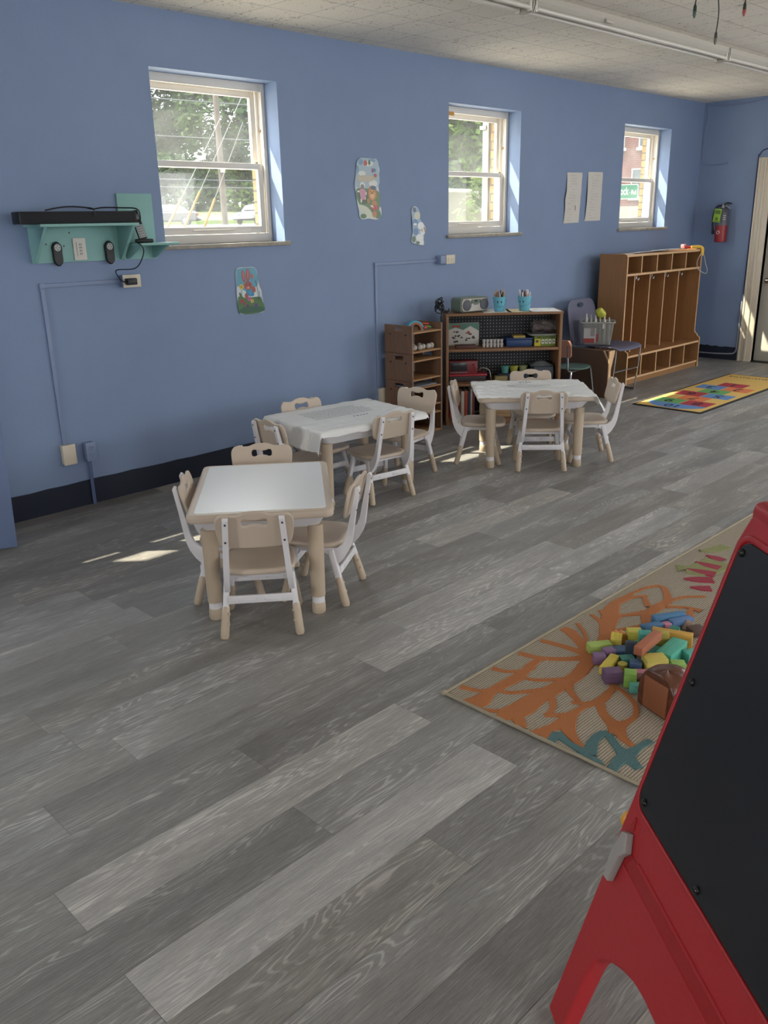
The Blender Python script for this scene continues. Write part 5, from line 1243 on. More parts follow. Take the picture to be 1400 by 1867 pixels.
# ------------------------------------------------------------------ ceiling strip lights
fixm = mat('fixture_enamel', 'b9b3a7', .45); tube_m = mat('lamp_tube', 'd0cbc0', .3)
for i, (x0, x1, w_) in enumerate([(1.94, 4.368, 'left'), (4.380, 6.818, 'middle'), (6.830, 9.27, 'right')]):
    fx = root_at('strip_light', ['white ceiling strip light, first at left, cut by the top edge of the photo', 'white strip light in the middle of the ceiling row', 'white strip light at the far right of the ceiling row'][i], 'light', Matrix.Translation((0, 3.215, 0)), 'ceiling strip lights')
    Mx = Matrix(((0, 0, 1, 0), (1, 0, 0, 0), (0, 1, 0, 0), (0, 0, 0, 1)))
    MB().prism([(-.055, H), (.055, H), (.055, H-.03), (.028, H-.062), (-.028, H-.062), (-.055, H-.03)], x0, x1, Mx).build('channel', fixm, fx, 20)
    for x in (x0, x1-.006): MB().prism([(-.06, H), (.06, H), (.06, H-.05), (.045, H-.088), (-.045, H-.088), (-.06, H-.05)], x, x+.006, Mx).build('end_cap', fixm, fx, 20)
    for y in (-.04, .04):
        MB().cyl((x0+.03, y, H-.067), (x1-.03, y, H-.067), .0125, n=14).build('lamp_tube', tube_m, fx)
        for x in (x0+.012, x1-.028): MB().box((x-.002, y-.012, H-.085), (x+.016, y+.012, H-.03), .003).build('socket', pw, fx)
    MB().box((x0+.72, -.066, H-.05), (x0+.80, -.055, H-.03), .002).build('bracket', fixm, fx)

# hanging fairy light leads
wirem = mat('lead_dark', '26241f', .6)
def lead(label, bx, by, zb, col, wl, loops=False):
    o = root_at('fairy_light', label, 'light', Matrix.Translation((bx, by, zb)), 'fairy lights hanging from the ceiling')
    h = H-zb
    MB().lathe([(.0001, .0), (.004, .002), (.0085, .016), (.0075, .03), (.0001, .032)], 12).build('bulb', mat('bulb_'+col, col, .3), o)
    MB().lathe([(.0001, .03), (.0085, .03), (.0072, .052), (.003, .062), (.0001, .062)], 12).build('socket', mat('bulb_socket', '2c3a2f', .5) if col != '6f6a60' else mat('bulb_socket_g', '4b463e', .5), o)
    w = MB().tube(spline([(0, 0, .058), (.003, -.003, .058+(h-.058)*.3), (-.006, .004, .058+(h-.058)*.65), (.01, 0, h)], 6, False), .0028, 6)
    if loops:
        w.tube(spline([(0, 0, .085), (-.03, .02, .12), (-.075, .05, .17), (-.11, .07, h)], 6, False), .0028, 6); w.tube(spline([(-.02, .01, .11), (.03, -.03, .16), (.04, -.035, h)], 6, False), .0028, 6); w.tube(spline([(-.075, .05, .17), (-.04, .02, .165), (-.03, .02, .2), (-.05, .03, h)], 6, False), .0024, 6)
    w.build('lead', wirem, o)
lead('green fairy light bulb on a looped dark lead, left of the three at top right', 4.344, 2.205, 2.47, '3f5a4a', 0, True)
lead('grey fairy light bulb on the longest lead at top right', 4.679, 2.249, 2.40, '6f6a60', 0)
lead('red fairy light bulb on a short lead at the top right', 4.496, 2.030, 2.47, 'a23a3a', 0)

# ------------------------------------------------------------------ flowered area rug
def weave_material():
    m = bpy.data.materials.new('rug_weave'); m.use_nodes = True; nt = m.node_tree; N = nt.nodes; L = nt.links
    b = N['Principled BSDF']; b.inputs['Roughness'].default_value = .95; b.inputs['Specular IOR Level'].default_value = .1
    tc = N.new('ShaderNodeTexCoord')
    w = N.new('ShaderNodeTexWave'); w.wave_type = 'BANDS'; w.bands_direction = 'Y'; w.inputs['Scale'].default_value = 32; w.inputs['Distortion'].default_value = .6; w.inputs['Detail'].default_value = 2; w.inputs['Detail Scale'].default_value = 6
    L.new(tc.outputs['Object'], w.inputs['Vector'])
    n = N.new('ShaderNodeTexNoise'); n.inputs['Scale'].default_value = 150; L.new(tc.outputs['Object'], n.inputs['Vector'])
    r = N.new('ShaderNodeValToRGB'); r.color_ramp.elements[0].position = .1; r.color_ramp.elements[1].position = .55
    r.color_ramp.elements[0].color = (*lin('7b6f5e'), 1); r.color_ramp.elements[1].color = (*lin('b0a594'), 1)
    mx = N.new('ShaderNodeMath'); mx.operation = 'MULTIPLY_ADD'; mx.inputs[1].default_value = .5; L.new(n.outputs['Fac'], mx.inputs[0])
    mm = N.new('ShaderNodeMath'); mm.operation = 'MULTIPLY_ADD'; mm.inputs[1].default_value = .7; mm.inputs[2].default_value = -.08; L.new(w.outputs['Fac'], mm.inputs[0]); L.new(mm.outputs[0], mx.inputs[2])
    L.new(mx.outputs[0], r.inputs[0]); L.new(r.outputs[0], b.inputs['Base Color'])
    bp = N.new('ShaderNodeBump'); bp.inputs['Strength'].default_value = .5; bp.inputs['Distance'].default_value = .004; L.new(mx.outputs[0], bp.inputs['Height']); L.new(bp.outputs[0], b.inputs['Normal'])
    return m
RX0, RX1, RY0, RY1 = 1.985, 5.03, -.45, 1.728
rg_ = MB().box((RX0, RY0, 0), (RX1, RY1, .007), .002)
rug = tag(rg_.build('area_rug', weave_material()), 'beige woven rug with big orange and teal flower outlines, under the wooden blocks', 'rug')
bdm = mat('rug_binding', '9a907c', .95, bump=(200, .3))
bb_ = MB()
def edge(a, b):
    k = 60; bb_.tube([Vector(a).lerp(Vector(b), i/k)+Vector((.0022*mn.noise((i*.7, 1, 1)), .003*mn.noise((i*.5, 3, 1)), .0012*mn.noise((i*.9, 2, 1)))) for i in range(k+1)], .0065, 6)
edge((RX0, RY1, .0065), (RX1, RY1, .0065)); edge((RX0, RY0, .0065), (RX0, RY1, .0065)); edge((RX1, RY0, .0065), (RX1, RY1, .0065)); edge((RX0, RY0, .0065), (RX1, RY0, .0065))
bb_.sphere((RX0, RY1, .008), .012, 6)
bb_.build('binding', bdm, rug, 60)
pats = {'o': MB(), 't': MB(), 'g': MB(), 'r': MB()}
pm = {'o': mat('rug_orange', 'a9683a', .95, bump=(170, .5)), 't': mat('rug_teal', '4f6f70', .95, bump=(170, .5)), 'g': mat('rug_olive', '86885a', .95, bump=(170, .5)), 'r': mat('rug_crimson', '94303f', .95, bump=(170, .5))}
def stroke(mb, pts, dx=0, dy=0, zz=.0):
    for i in range(1, len(pts)-1):
        a = Vector(pts[i][:2])-Vector(pts[i-1][:2]); b = Vector(pts[i+1][:2])-Vector(pts[i][:2])
        if a.length > 1e-6 and b.length > 1e-6 and a.angle(b) > 1.0:
            stroke(mb, pts[:i+1], dx, dy, zz); stroke(mb, pts[i:], dx, dy, zz+.00001); return
    q = spline([Vector(p) for p in pts], 5, False)
    q = [(p[0]+dx, p[1]+dy, max(.016, abs(p[2])*(1.9 if mb is pats['r'] else 1.2 if mb is pats['g'] else 1.25))) for p in q]; n = len(q); vs = []; fs = []
    ins = lambda x, y: (min(max(x, RX0+.006), RX1-.006), min(max(y, RY0+.006), RY1-.006))
    dirs = []
    for i in range(n):
        a = q[max(i-2, 0)]; b = q[min(i+2, n-1)]; d = Vector((b[0]-a[0], b[1]-a[1])); dirs.append(d.normalized() if d.length > 1e-6 else Vector((1, 0)))
    for i, (x, y, w) in enumerate(q):
        d = dirs[i]; e_ = dirs[min(i+1, n-1)]; f0 = dirs[max(i-1, 0)]; tn = f0.angle(e_) if f0.length and e_.length else 0
        ds = (Vector(q[min(i+1, n-1)][:2])-Vector(q[max(i-1, 0)][:2])).length
        if tn > 1e-3: w = min(w, 1.7*ds/tn)
        nx, ny = -d.y*w/2, d.x*w/2
        l = ins(x+nx, y+ny); r_ = ins(x-nx, y-ny)
        vs += [(*l, .0069), (*r_, .0069), (l[0]*.94+r_[0]*.06, l[1]*.94+r_[1]*.06, .0105+zz), (l[0]*.06+r_[0]*.94, l[1]*.06+r_[1]*.94, .0105+zz)]
    for i in range(n-1):
        a, b = i*4, i*4+4; fs += [(a+2, a+3, b+3, b+2), (a, a+2, b+2, b), (a+3, a+1, b+1, b+3)]
    mb.add(vs, fs)
for k, (c, pts) in enumerate(STROKES):
    stroke(pats[c], pts, 0, 0, .00002*k)
    for dx, dy in ((1.25, -1.05), (.15, -1.35)):
        if all(RX0 < p[0]+dx < RX1 and RY0 < p[1]+dy < RY1 for p in pts): stroke(pats[c], pts, dx, dy, .00002*k)
for c, nm in (('g', 'olive_leaf_pattern'), ('o', 'orange_flower_pattern'), ('t', 'teal_flower_pattern'), ('r', 'crimson_petal_pattern')): pats[c].build(nm, pm[c], rug, 0)

# ------------------------------------------------------------------ wooden blocks
def corners(b):
    x, y, l, w, a = b; c, s = math.cos(a), math.sin(a)
    return [(x+i*l/2*c-j*w/2*s, y+i*l/2*s+j*w/2*c) for i, j in ((1, 1), (-1, 1), (-1, -1), (1, -1))]
def sep(A, B):
    best = None
    for ang in (A[4], A[4]+PI/2, B[4], B[4]+PI/2):
        ax = (math.cos(ang), math.sin(ang)); pa = [p[0]*ax[0]+p[1]*ax[1] for p in corners(A)]; pb = [p[0]*ax[0]+p[1]*ax[1] for p in corners(B)]
        o = min(max(pa), max(pb))-max(min(pa), min(pb))
        if o <= 0: return None
        sg = 1 if sum(pa) > sum(pb) else -1
        if best is None or o < best[0]: best = (o, ax[0]*sg, ax[1]*sg)
    return best
gnd = [[b[0], b[1], b[2], b[3], R(b[5])] for b in BLOCKS]
low = [i for i, b in enumerate(BLOCKS) if b[8] != 1]
for it in range(160):
    for ii, i in enumerate(low):
        for j in low[ii+1:]:
            r_ = sep(gnd[i], gnd[j])
            if r_:
                o, ax, ay = r_; o = o*.5+.0006
                gnd[i][0] += ax*o; gnd[i][1] += ay*o; gnd[j][0] -= ax*o; gnd[j][1] -= ay*o
Z0 = .0114
for i, b in enumerate(BLOCKS):
    x, y, l, w, h, a, col, lb, lv = b; x, y = gnd[i][0], gnd[i][1]
    z = Z0; tilt = Matrix.Identity(4)
    if lv == 1:
        z = max([Z0]+[Z0+BLOCKS[j][4] for j in low if sep(gnd[i], gnd[j])])+.001
    cc_ = [int(col[q:q+2], 16) for q in (0, 2, 4)]; gm = sum(cc_)/3; cc_ = [int(.8*q+.2*gm) for q in cc_]
    bm_ = mat('block_'+col, '%02x%02x%02x' % tuple(cc_), .6, noise=(7, .16, (2, 14, 14)))
    o = MB()
    if lv == 2: o.cyl((0, 0, 0), (0, 0, h), l/2, n=24, rim=.002)
    elif 'wedge' in lb: o.prism([(-l/2, 0), (l/2, 0), (0, h)], -w/2, w/2, Matrix(((1, 0, 0, 0), (0, 0, -1, 0), (0, 1, 0, 0), (0, 0, 0, 1))))
    elif 'notched' in lb: o.prism([(-l/2, 0), (l/2, 0), (l/2, h*.7), (l*.2, h), (0, h*.8), (-l*.2, h), (-l/2, h*.7)], -w/2, w/2, Matrix(((1, 0, 0, 0), (0, 0, -1, 0), (0, 1, 0, 0), (0, 0, 0, 1))))
    else: o.box((-l/2, -w/2, 0), (l/2, w/2, h), .0025)
    ob = o.build('wooden_block', bm_); ob.matrix_world = Matrix.Translation((x, y, z)) @ Matrix.Rotation(R(a), 4, 'Z')
    tag(ob, lb, 'block', 'coloured wooden blocks on the flowered rug')
# log chunks
barkm = mat('glossy_brown_bark', '5a3524', .28, noise=(9, .35, (1, 1, 3)), bump=(14, .8)); cut = mat('log_cut_face', '8a5436', .5, noise=(6, .1))
def log(label, x, y, r, h, rz, c1, c2, sx):
    o = root_at('log_chunk', label, 'log', Matrix.Translation((x, y, .0114)) @ Matrix.Rotation(R(rz), 4, 'Z'))
    n = 28; vs = []; fs = []
    prof = [(.92, 0), (1, .03), (1.0, .35), (.97, .62), (.86, .8), (.66, .92), (.36, .985), (.0001, 1)]
    for k_, (rr, zz) in enumerate(prof):
        for i in range(n):
            a = 2*PI*i/n; q = r*rr*(1+.10*mn.noise((math.cos(a)*1.6, math.sin(a)*1.6, zz*2+sx))); 
            px = q*math.cos(a)*1.25; py = q*math.sin(a)
            if px < -r*.55: px = -r*.55
            vs.append((px, py, h*zz*(1+.08*mn.noise((a, zz*2, sx)))))
    for k_ in range(len(prof)-1):
        for i in range(n): fs.append((k_*n+i, k_*n+(i+1) % n, (k_+1)*n+(i+1) % n, (k_+1)*n+i))
    fs.append(tuple(range(n-1, -1, -1)))
    MB().add(vs, fs).build('bark', c1, o, 60)
    f_ = MB(); f_.box((-r*.57-.004, -r*.62, .006), (-r*.57+.006, r*.62, h*.80), .004); f_.build('cut_face', c2, o)
log('glossy dark brown log chunk with a smooth cut side, in front of the blocks', 2.400, 1.115, .085, .150, -18, barkm, cut, 1)
log('tan knobbly log chunk half hidden behind the red easel edge', 2.305, .955, .062, .12, -10, mat('glossy_tan_bark', 'a8793f', .3, noise=(9, .3), bump=(20, .7)), mat('tan_cut', 'b58a4f', .5), 5)

# ------------------------------------------------------------------ red easel
P0 = Vector((1.192, .744, 0)); ux = Vector((-.631, -.776, 0)).normalized(); vy = Vector((.212, -.173, .962)); nb = Vector((.776, -.631, 0))
es = root_at('art_easel', 'red plastic double easel with black chalkboard at the lower right corner', 'easel', Matrix.Translation(P0))
EI = Matrix.Translation(-P0)
redm = mat('easel_red', 'a9242a', .4, bump=(70, .06)); chalk = mat('chalkboard', '17181c', .42, noise=(3, .25))
EW, EH = .605, 1.146
def easel_side(F, s_, nm):
    out = [(0, .0), (.006, -.004), (.070, -.004)]+spline([(.0735, .03), (.078, .11), (.086, .20), (.115, .24), (.16, .27), (.21, .29), (.255, .297)], 5, False)
    arch_r = [(EW-x, y) for x, y in out[::-1]]
    loop = out+arch_r+[(EW, 1.06), (EW-.012, 1.12), (EW-.05, EH), (.05, EH), (.014, 1.122), (.0, 1.07)]
    p = MB().plate([loop], .034, .006, F @ Matrix.Translation((0, 0, -.017*s_))).build(nm, redm, es, 40)
    b = MB().plate([rrect(.022, .535, EW-.022, 1.083, .03)], .006, .002, F @ Matrix.Translation((0, 0, .001*s_))).build('chalkboard', chalk, es, 40)
    r_ = MB().plate([rrect(.012, .525, EW-.012, 1.096, .036), rrect(.0195, .5325, EW-.0195, 1.0855, .031)], .008, .003, F @ Matrix.Translation((0, 0, .001*s_))).build('board_rim', redm, p, 40)
    for s0 in (.416, .452): MB().tube([F @ Vector((.058+(.04 if s0 > .44 else 0), s0, .0005*s_)), F @ Vector((EW-.058, s0, .0005*s_))], .0032, 8).build('groove_ridge', redm, p)
    g = MB()
    g.box((.062, .419, -.004), (EW-.06, .4495, .0011), 0, F if s_ > 0 else F @ Matrix.Scale(-1, 4, (0, 0, 1))); g.build('groove', mat('easel_red_deep', '9a141a', .3), p)
    for a, s0 in ((.036, 1.061), (.045, .81), (.049, .553), (.268, .55), (EW-.049, .553), (EW-.036, 1.061), (EW-.045, .81), (.3, 1.065)):
        MB().sphere(F @ Vector((a, s0, .004*s_)), .0075, 6).build('bolt', mat('bolt_black', '0e0e10', .25), es)
F1 = frame(P0, ux, vy); easel_side(EI @ F1, 1, 'front_panel')
P2 = P0+nb*.72; v2 = Vector((-.212, .173, .962)); F2 = frame(P2, ux, v2); easel_side(EI @ F2, -1, 'rear_panel')
tp_ = P0+vy.normalized()*EH
Ft = EI @ frame(tp_+Vector((0, 0, -.045)), ux, nb)
MB().box((.004, -.006, 0), (EW-.004, .10, .05), .018, Ft, 4).build('top_cap', redm, es, 40)
cl = MB().plate([[(.033, .474), (.051, .482), (.068, .450), (.058, .436), (.053, .43), (.047, .368), (.030, .366), (.024, .415)]], .018, .004, EI @ F1 @ Matrix.Translation((0, 0, .009)))
cl.build('clamp', mat('clamp_grey', '9b9792', .45), es, 50)
MB().plate([[(.03, .486), (.046, .486), (.04, .51), (.035, .51)]], .004, .001, EI @ F1 @ Matrix.Translation((0, 0, .001))).build('clamp_slot', mat('easel_red_deep', '9a141a', .3), es)
MB().cyl(EI @ F1 @ Vector((.004, .474, -.02)), EI @ F1 @ Vector((-.016, .474, -.02)), .021, n=24, rim=.006).build('knob', mat('knob_yellow', 'd59a2a', .35), es)

# ------------------------------------------------------------------ outdoors
def ground_strip(name, pts, m):
    mb = MB(); n = len(pts)
    vs = []
    for y, z in pts: vs += [(-60, y, z), (140, y, z)]
    mb.add(vs, [(2*i, 2*i+1, 2*i+3, 2*i+2) for i in range(n-1)]); return struct(mb.build(name, m, smooth=0))
ground_strip('bounce_ground', [(5.08, 1.36), (22, 1.42)], mat('pale_bounce_ground', 'aaa49a', .9, noise=(.6, .1)))  # pale unseen ground, added to bounce light up to ceiling and reveals
ground_strip('street', [(22, 1.42), (30, 1.45), (62, 1.80)], mat('asphalt', '2f2b2a', .9, noise=(.3, .12)))
ground_strip('lawn', [(62, 1.80), (62.05, 2.1), (70, 2.5), (95, 4.1), (150, 6.0)], mat('lawn_green', '4c5b24', .95, noise=(.8, .25)))
# utility pole, guy wires and guards
up_ = root_at('utility_pole', 'tall weathered wooden utility pole outside the first window', 'pole', Matrix.Translation((25.85, 36.83, 1.5)))
polem = mat('pole_wood', '41382f', .9, noise=(3, .2, (8, 8, .6)))
MB().cyl((0, 0, -.3), (0, 0, 10), .155, .12, 16).build('pole_shaft', polem, up_); MB().box((-.15, -.19, 2.55), (.09, -.155, 2.85)).build('tag_plate', mat('pole_tag', '88847f', .6), up_)
MB().cyl((0, 0, -.05), (0, 0, .18), .24, .2, 14).build('base_collar', mat('pole_base', '686460', .8), up_)
gy = mat('guard_yellow', '795903', .5); gw = mat('guy_steel', '717471', .5)
for i, (a, b, nm) in enumerate([((24.4, 36.62, 3.19), (23.58, 37.15, 1.43), 'middle'), ((23.66, 37.1, 2.9), (22.92, 37.56, 1.46), 'left'), ((24.95, 36.24, 2.86), (24.41, 36.61, 1.47), 'right')]):
    g = root_at('guy_wire', '%s of the three yellow guarded guy wires beside the utility pole' % nm, 'wire', Matrix.Translation(b), 'guy wires with yellow guards')
    d = Vector(a)-Vector(b); MB().tube([(0, 0, 0), d*3.4], .012, 6).build('wire', gw, g); MB().tube([d*.02, d], .055, 8).build('yellow_guard', gy, g)
for i, (z0, z1, y) in enumerate([(6.35, 6.6, 44), (4.55, 4.5, 46), (4.2, 4.05, 46), (7.6, 8.3, 42)]):
    tag(MB().tube([(-10+90*k/30, y-8*k/30, z0+(z1-z0)*k/30-.5*math.sin(PI*k/30)) for k in range(31)], .03, 5).build('power_line', mat('line_dark', '313533', .6)), ['second highest', 'second lowest', 'lowest', 'highest'][i]+' overhead line crossing the first window view', 'wire', 'overhead lines in the street')
# cars
tyre = mat('tyre', '161719', .7); hub = mat('hub', '717375', .3, .8); glassd = mat('car_glass', '3d464b', .1)
def car(name, label, loc, heading, body, sc=1.0):
    o = root_at(name, label, 'car', Matrix.Translation(loc) @ Matrix.Rotation(heading, 4, 'Z') @ Matrix.Scale(sc, 4))
    Mx = Matrix(((1, 0, 0, 0), (0, 0, 1, 0), (0, 1, 0, 0), (0, 0, 0, 1)))
    prof = [(-2.25, .3), (-2.3, .62), (-2.22, .92), (-1.55, .98), (1.0, .95), (1.95, .82), (2.25, .62), (2.25, .3)]
    roof = [(-1.75, .95), (-1.15, 1.36), (-.5, 1.46), (.2, 1.44), (.7, 1.28), (1.25, .92)]
    MB().plate([spline(prof, 3)], 1.76, .12, Mx).build('body', body, o, 50)
    mb = MB().plate([roof], 1.5, .10, Mx); mb.map(lambda p: (p.x, p.y*(1-.16*max(0, (p.z-.95)/.5)), p.z)); mb.build('cabin', body, o, 50)
    for s_ in (-1, 1):
        f = lambda x, z: (x, s_*(.755*(1-.16*(z-.95)/.5)+.004), z)
        MB().add([f(-1.05, 1.0), f(-.25, 1.0), f(-.25, 1.36), f(-.95, 1.3)], [(0, 1, 2, 3)]).build('side_window', glassd, o, 0)
        MB().add([f(-.17, 1.0), f(.85, 1.0), f(.5, 1.27), f(.1, 1.36), f(-.17, 1.36)], [(0, 1, 2, 3, 4)]).build('side_window', glassd, o, 0)
        for x in (-1.4, 1.35):
            w = MB().cyl((x, s_*.70, .32), (x, s_*.90, .32), .32, n=20, rim=.04).build('wheel', tyre, o); MB().cyl((x, s_*.895, .32), (x, s_*.91, .32), .2, n=16).build('hub_cap', hub, w)
        MB().box((-2.31, s_*.62-.2, .68), (-2.0, s_*.62+.245, .86), .03).build('tail_light', mat('tail_red', '761924', .3), o); MB().box((1.95, s_*.62-.2, .60), (2.27, s_*.62+.22, .76), .03).build('head_light', mat('headlamp', '919294', .15), o)
    MB().add([(-1.70, -.62, .99), (-1.70, .62, .99), (-1.17, .56, 1.34), (-1.17, -.56, 1.34)], [(0, 1, 2, 3)]).map(lambda p: (p.x-.05, p.y, p.z+.03)).build('rear_window', glassd, o, 0)
    MB().add([(1.22, -.62, .97), (1.22, .62, .97), (.72, .56, 1.29), (.72, -.56, 1.29)], [(3, 2, 1, 0)]).map(lambda p: (p.x+.05, p.y, p.z+.03)).build('windscreen', glassd, o, 0)
    MB().box((-2.32, -.26, .5), (-2.24, .26, .62)).build('rear_plate', mat('plate_pale', '888884', .5), o)
    return o
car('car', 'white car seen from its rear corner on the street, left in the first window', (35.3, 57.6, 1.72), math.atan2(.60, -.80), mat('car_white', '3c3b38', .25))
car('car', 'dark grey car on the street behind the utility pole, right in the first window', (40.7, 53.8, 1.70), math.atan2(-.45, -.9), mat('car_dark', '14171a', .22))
# house and fence at the left
hs_ = root_at('house', 'pale grey clapboard house far left in the first window', 'house', Matrix.Translation((40.4, 69.2, 2.4)) @ Matrix.Rotation(R(-32), 4, 'Z'))
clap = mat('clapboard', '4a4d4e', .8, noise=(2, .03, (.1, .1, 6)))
MB().box((-9, 0, 0), (0.2, 8, 4.4)).build('walls', clap, hs_, 0); MB().prism([(-9.4, 4.3), (.6, 4.3), (-4.2, 7.2)], -.4, 8.4, Matrix(((1, 0, 0, 0), (0, 0, 1, 0), (0, 1, 0, 0), (0, 0, 0, 1)))).build('roof', mat('roof_grey', '48484a', .9), hs_, 0)
MB().box((-1.9, -.03, 1.3), (-.9, .02, 2.9)).build('window', mat('house_window', '3a4146', .2), hs_, 0); MB().box((-3.4, -.03, 1.3), (-2.4, .02, 2.9)).build('window', mat('house_window', '3a4146', .2), hs_, 0)
fe = MB()
for k in range(26): fe.box((34.9+k*.13, 64.3-k*.078, 2.0), (35.02+k*.13, 64.34-k*.078, 3.9+.05*(k % 3)))
tag(fe.build('wooden_fence', mat('fence_grey', '43413e', .9), None, 0), 'weathered wooden fence beside the pale house outside the first window', 'fence')
# trees
def leaf_mat(n, c):
    m = mat(n, c, .7, noise=(1.2, .35)); nt = m.node_tree
    b = nt.nodes['Principled BSDF']; tl = nt.nodes.new('ShaderNodeBsdfTranslucent'); mx = nt.nodes.new('ShaderNodeMixShader'); mx.inputs[0].default_value = .5
    tl.inputs[0].default_value = (*[min(1, q*1.5) for q in lin(c)], 1)
    nt.links.new(b.outputs[0], mx.inputs[1]); nt.links.new(tl.outputs[0], mx.inputs[2]); nt.links.new(mx.outputs[0], nt.nodes['Material Output'].inputs[0]); return m
def tree(name, label, loc, h, trunk_r, clumps, nleaf, ls, lm, seed, cat='tree', trunk=True):
    o = root_at(name, label, cat, Matrix.Translation(loc), 'trees outside the windows' if cat == 'tree' else 'bushes along the lawn')
    rg = random.Random(seed)
    if trunk:
        t = MB().tube(spline([(0, 0, 0), (.1*trunk_r, 0, h*.25), (-.3*trunk_r, .2, h*.5), (.3, .1, h*.8)], 4, False), [trunk_r*(1-.75*i/12) for i in range(13)], 10)
        for cx, cy, cz, rx, rz in clumps: t.tube(spline([(0, 0, min(cz*.55, h*.5)), (cx*.4, cy*.4, cz*.75), (cx*.9, cy*.9, cz)], 4, False), [trunk_r*.45*(1-.08*i) for i in range(9)], 6)
        t.build('trunk', mat('tree_bark', '312921', .9), o)
    mb = MB(); per = nleaf//len(clumps)
    for cx, cy, cz, rx, rz in clumps:
        for k in range(per):
            d = Vector((rg.gauss(0, 1), rg.gauss(0, 1), rg.gauss(0, 1))).normalized()*rg.uniform(.35, 1)**.6
            c = Vector((cx+d.x*rx, cy+d.y*rx, cz+d.z*rz))
            a = Vector((rg.gauss(0, 1), rg.gauss(0, 1), rg.gauss(0, 1))).normalized(); b = a.orthogonal().normalized(); s_ = ls*rg.uniform(.6, 1.3)
            mb.add([c-a*s_, c-b*s_*.5, c+a*s_, c+b*s_*.5], [(0, 1, 2, 3)])
    mb.build('foliage', lm, o, 0)
    return o
LA = leaf_mat('leaf_bright', '455a16'); LB_ = leaf_mat('leaf_mid', '304618'); LC = leaf_mat('leaf_blue_green', '2f4722')
tree('tree', 'broad open crowned tree left of the utility pole in the first window', (50, 89, 3.6), 15.5, .4, [(-4, 0, 12, 5, 3.4), (1, -1, 14, 4.6, 2.8), (5, 0, 11, 4.4, 3.2), (-7, 1, 9, 4, 2.6), (0, 1, 9.5, 4.4, 2.4), (8, 0, 14, 3.4, 2.4), (-3, 0, 7, 4.4, 2.2), (4, 0, 7.5, 3.8, 2.4)], 17000, .38, LC, 1)
tree('tree', 'dense tree right of the utility pole in the first window', (58.5, 79.5, 3.3), 15, .4, [(-3, 0, 9, 4.2, 4), (2, 0, 13, 4.5, 3.5), (-4, 1, 13, 3.5, 3), (1, 0, 6, 4, 3)], 11000, .36, LB_, 2)
tree('tree', 'slender tree at far left in the first window', (44, 97, 4.2), 15, .3, [(0, 0, 9, 3, 3.4), (-1, 0, 13, 3, 2.5), (2, 0, 5.5, 2.6, 2.2)], 6000, .36, LA, 3)
tree('tree', 'pale tree standing far behind the others in the first window', (56, 98, 4.5), 12, .3, [(0, 0, 7, 5, 3.4), (-6, 0, 6, 4, 3), (6, 0, 8, 4, 4)], 5000, .42, LB_, 4)
for i, (x, y, r_, z) in enumerate([(48, 84, 2.8, 3.6), (52.8, 82.4, 3.2, 3.5), (58.5, 80.7, 3.4, 3.5), (63.8, 79, 3.0, 3.4), (68.5, 76, 3.2, 3.3), (44, 87, 2.6, 3.7)]):
    tree('bush', '%s rounded bush along the back of the lawn, counted from the left' % ['second', 'third', 'fourth', 'fifth', 'sixth', 'first'][i], (x, y, z), 3, .1, [(0, 0, .9, r_*1.25, 2.6), (r_*.5, 0, 2.6, r_, 2.2), (-r_*.5, 0, 3.6, r_*.8, 1.8)], 6000, .34, [LA, LB_][i % 2], 10+i, 'bush', False)
tree('tree', 'sunlit leafy tree close outside the middle window', (15.6, 16.2, 1.3), 8, .11, [(1.2, -1.5, 4.2, 1.5, 1.5), (.6, -.8, 2.6, 1.2, 1.2), (1.4, -1.7, 2.5, 1.1, 1.1), (1.8, -2.0, 3.2, 1.0, 1.1), (1.6, -1.9, 1.5, .9, 1.0)], 16000, .11, LA, 20)
tree('bush', 'tall leafy vine climbing beside the white downpipe at the middle window', (7.65, 6.25, 1.35), 1, .1, [(0, 0, .25, .22, .3), (.05, -.03, .55, .10, .22)], 420, .035, leaf_mat('leaf_vine', '40531c'), 31, 'bush', False)
tree('bush', 'low pale weeds outside the bottom of the middle window', (7.0, 6.6, 1.36), 1, .1, [(0, 0, .06, .38, .16), (-.5, .5, .06, .4, .16)], 600, .035, leaf_mat('leaf_weed', '565c34'), 32, 'bush', False)
dp = root_at('downpipe', 'white square downpipe outside the right side of the middle window', 'pipe', Matrix.Translation((6.685, 5.30, 1.36)))
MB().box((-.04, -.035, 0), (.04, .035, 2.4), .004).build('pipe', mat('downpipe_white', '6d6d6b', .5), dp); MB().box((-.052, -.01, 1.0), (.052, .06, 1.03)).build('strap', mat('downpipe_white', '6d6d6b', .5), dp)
# pale parked van seen through the lower middle window
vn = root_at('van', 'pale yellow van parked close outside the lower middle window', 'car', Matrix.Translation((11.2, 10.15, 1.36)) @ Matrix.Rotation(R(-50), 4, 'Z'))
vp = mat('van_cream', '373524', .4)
MB().plate([spline([(-1.0, .12), (-1.02, .5), (-.95, .72), (.7, .72), (.85, .5), (.85, .12)], 3)], 1.2, .06, Matrix(((1, 0, 0, 0), (0, 0, 1, .6), (0, 1, 0, 0), (0, 0, 0, 1)))).build('body', vp, vn, 50)
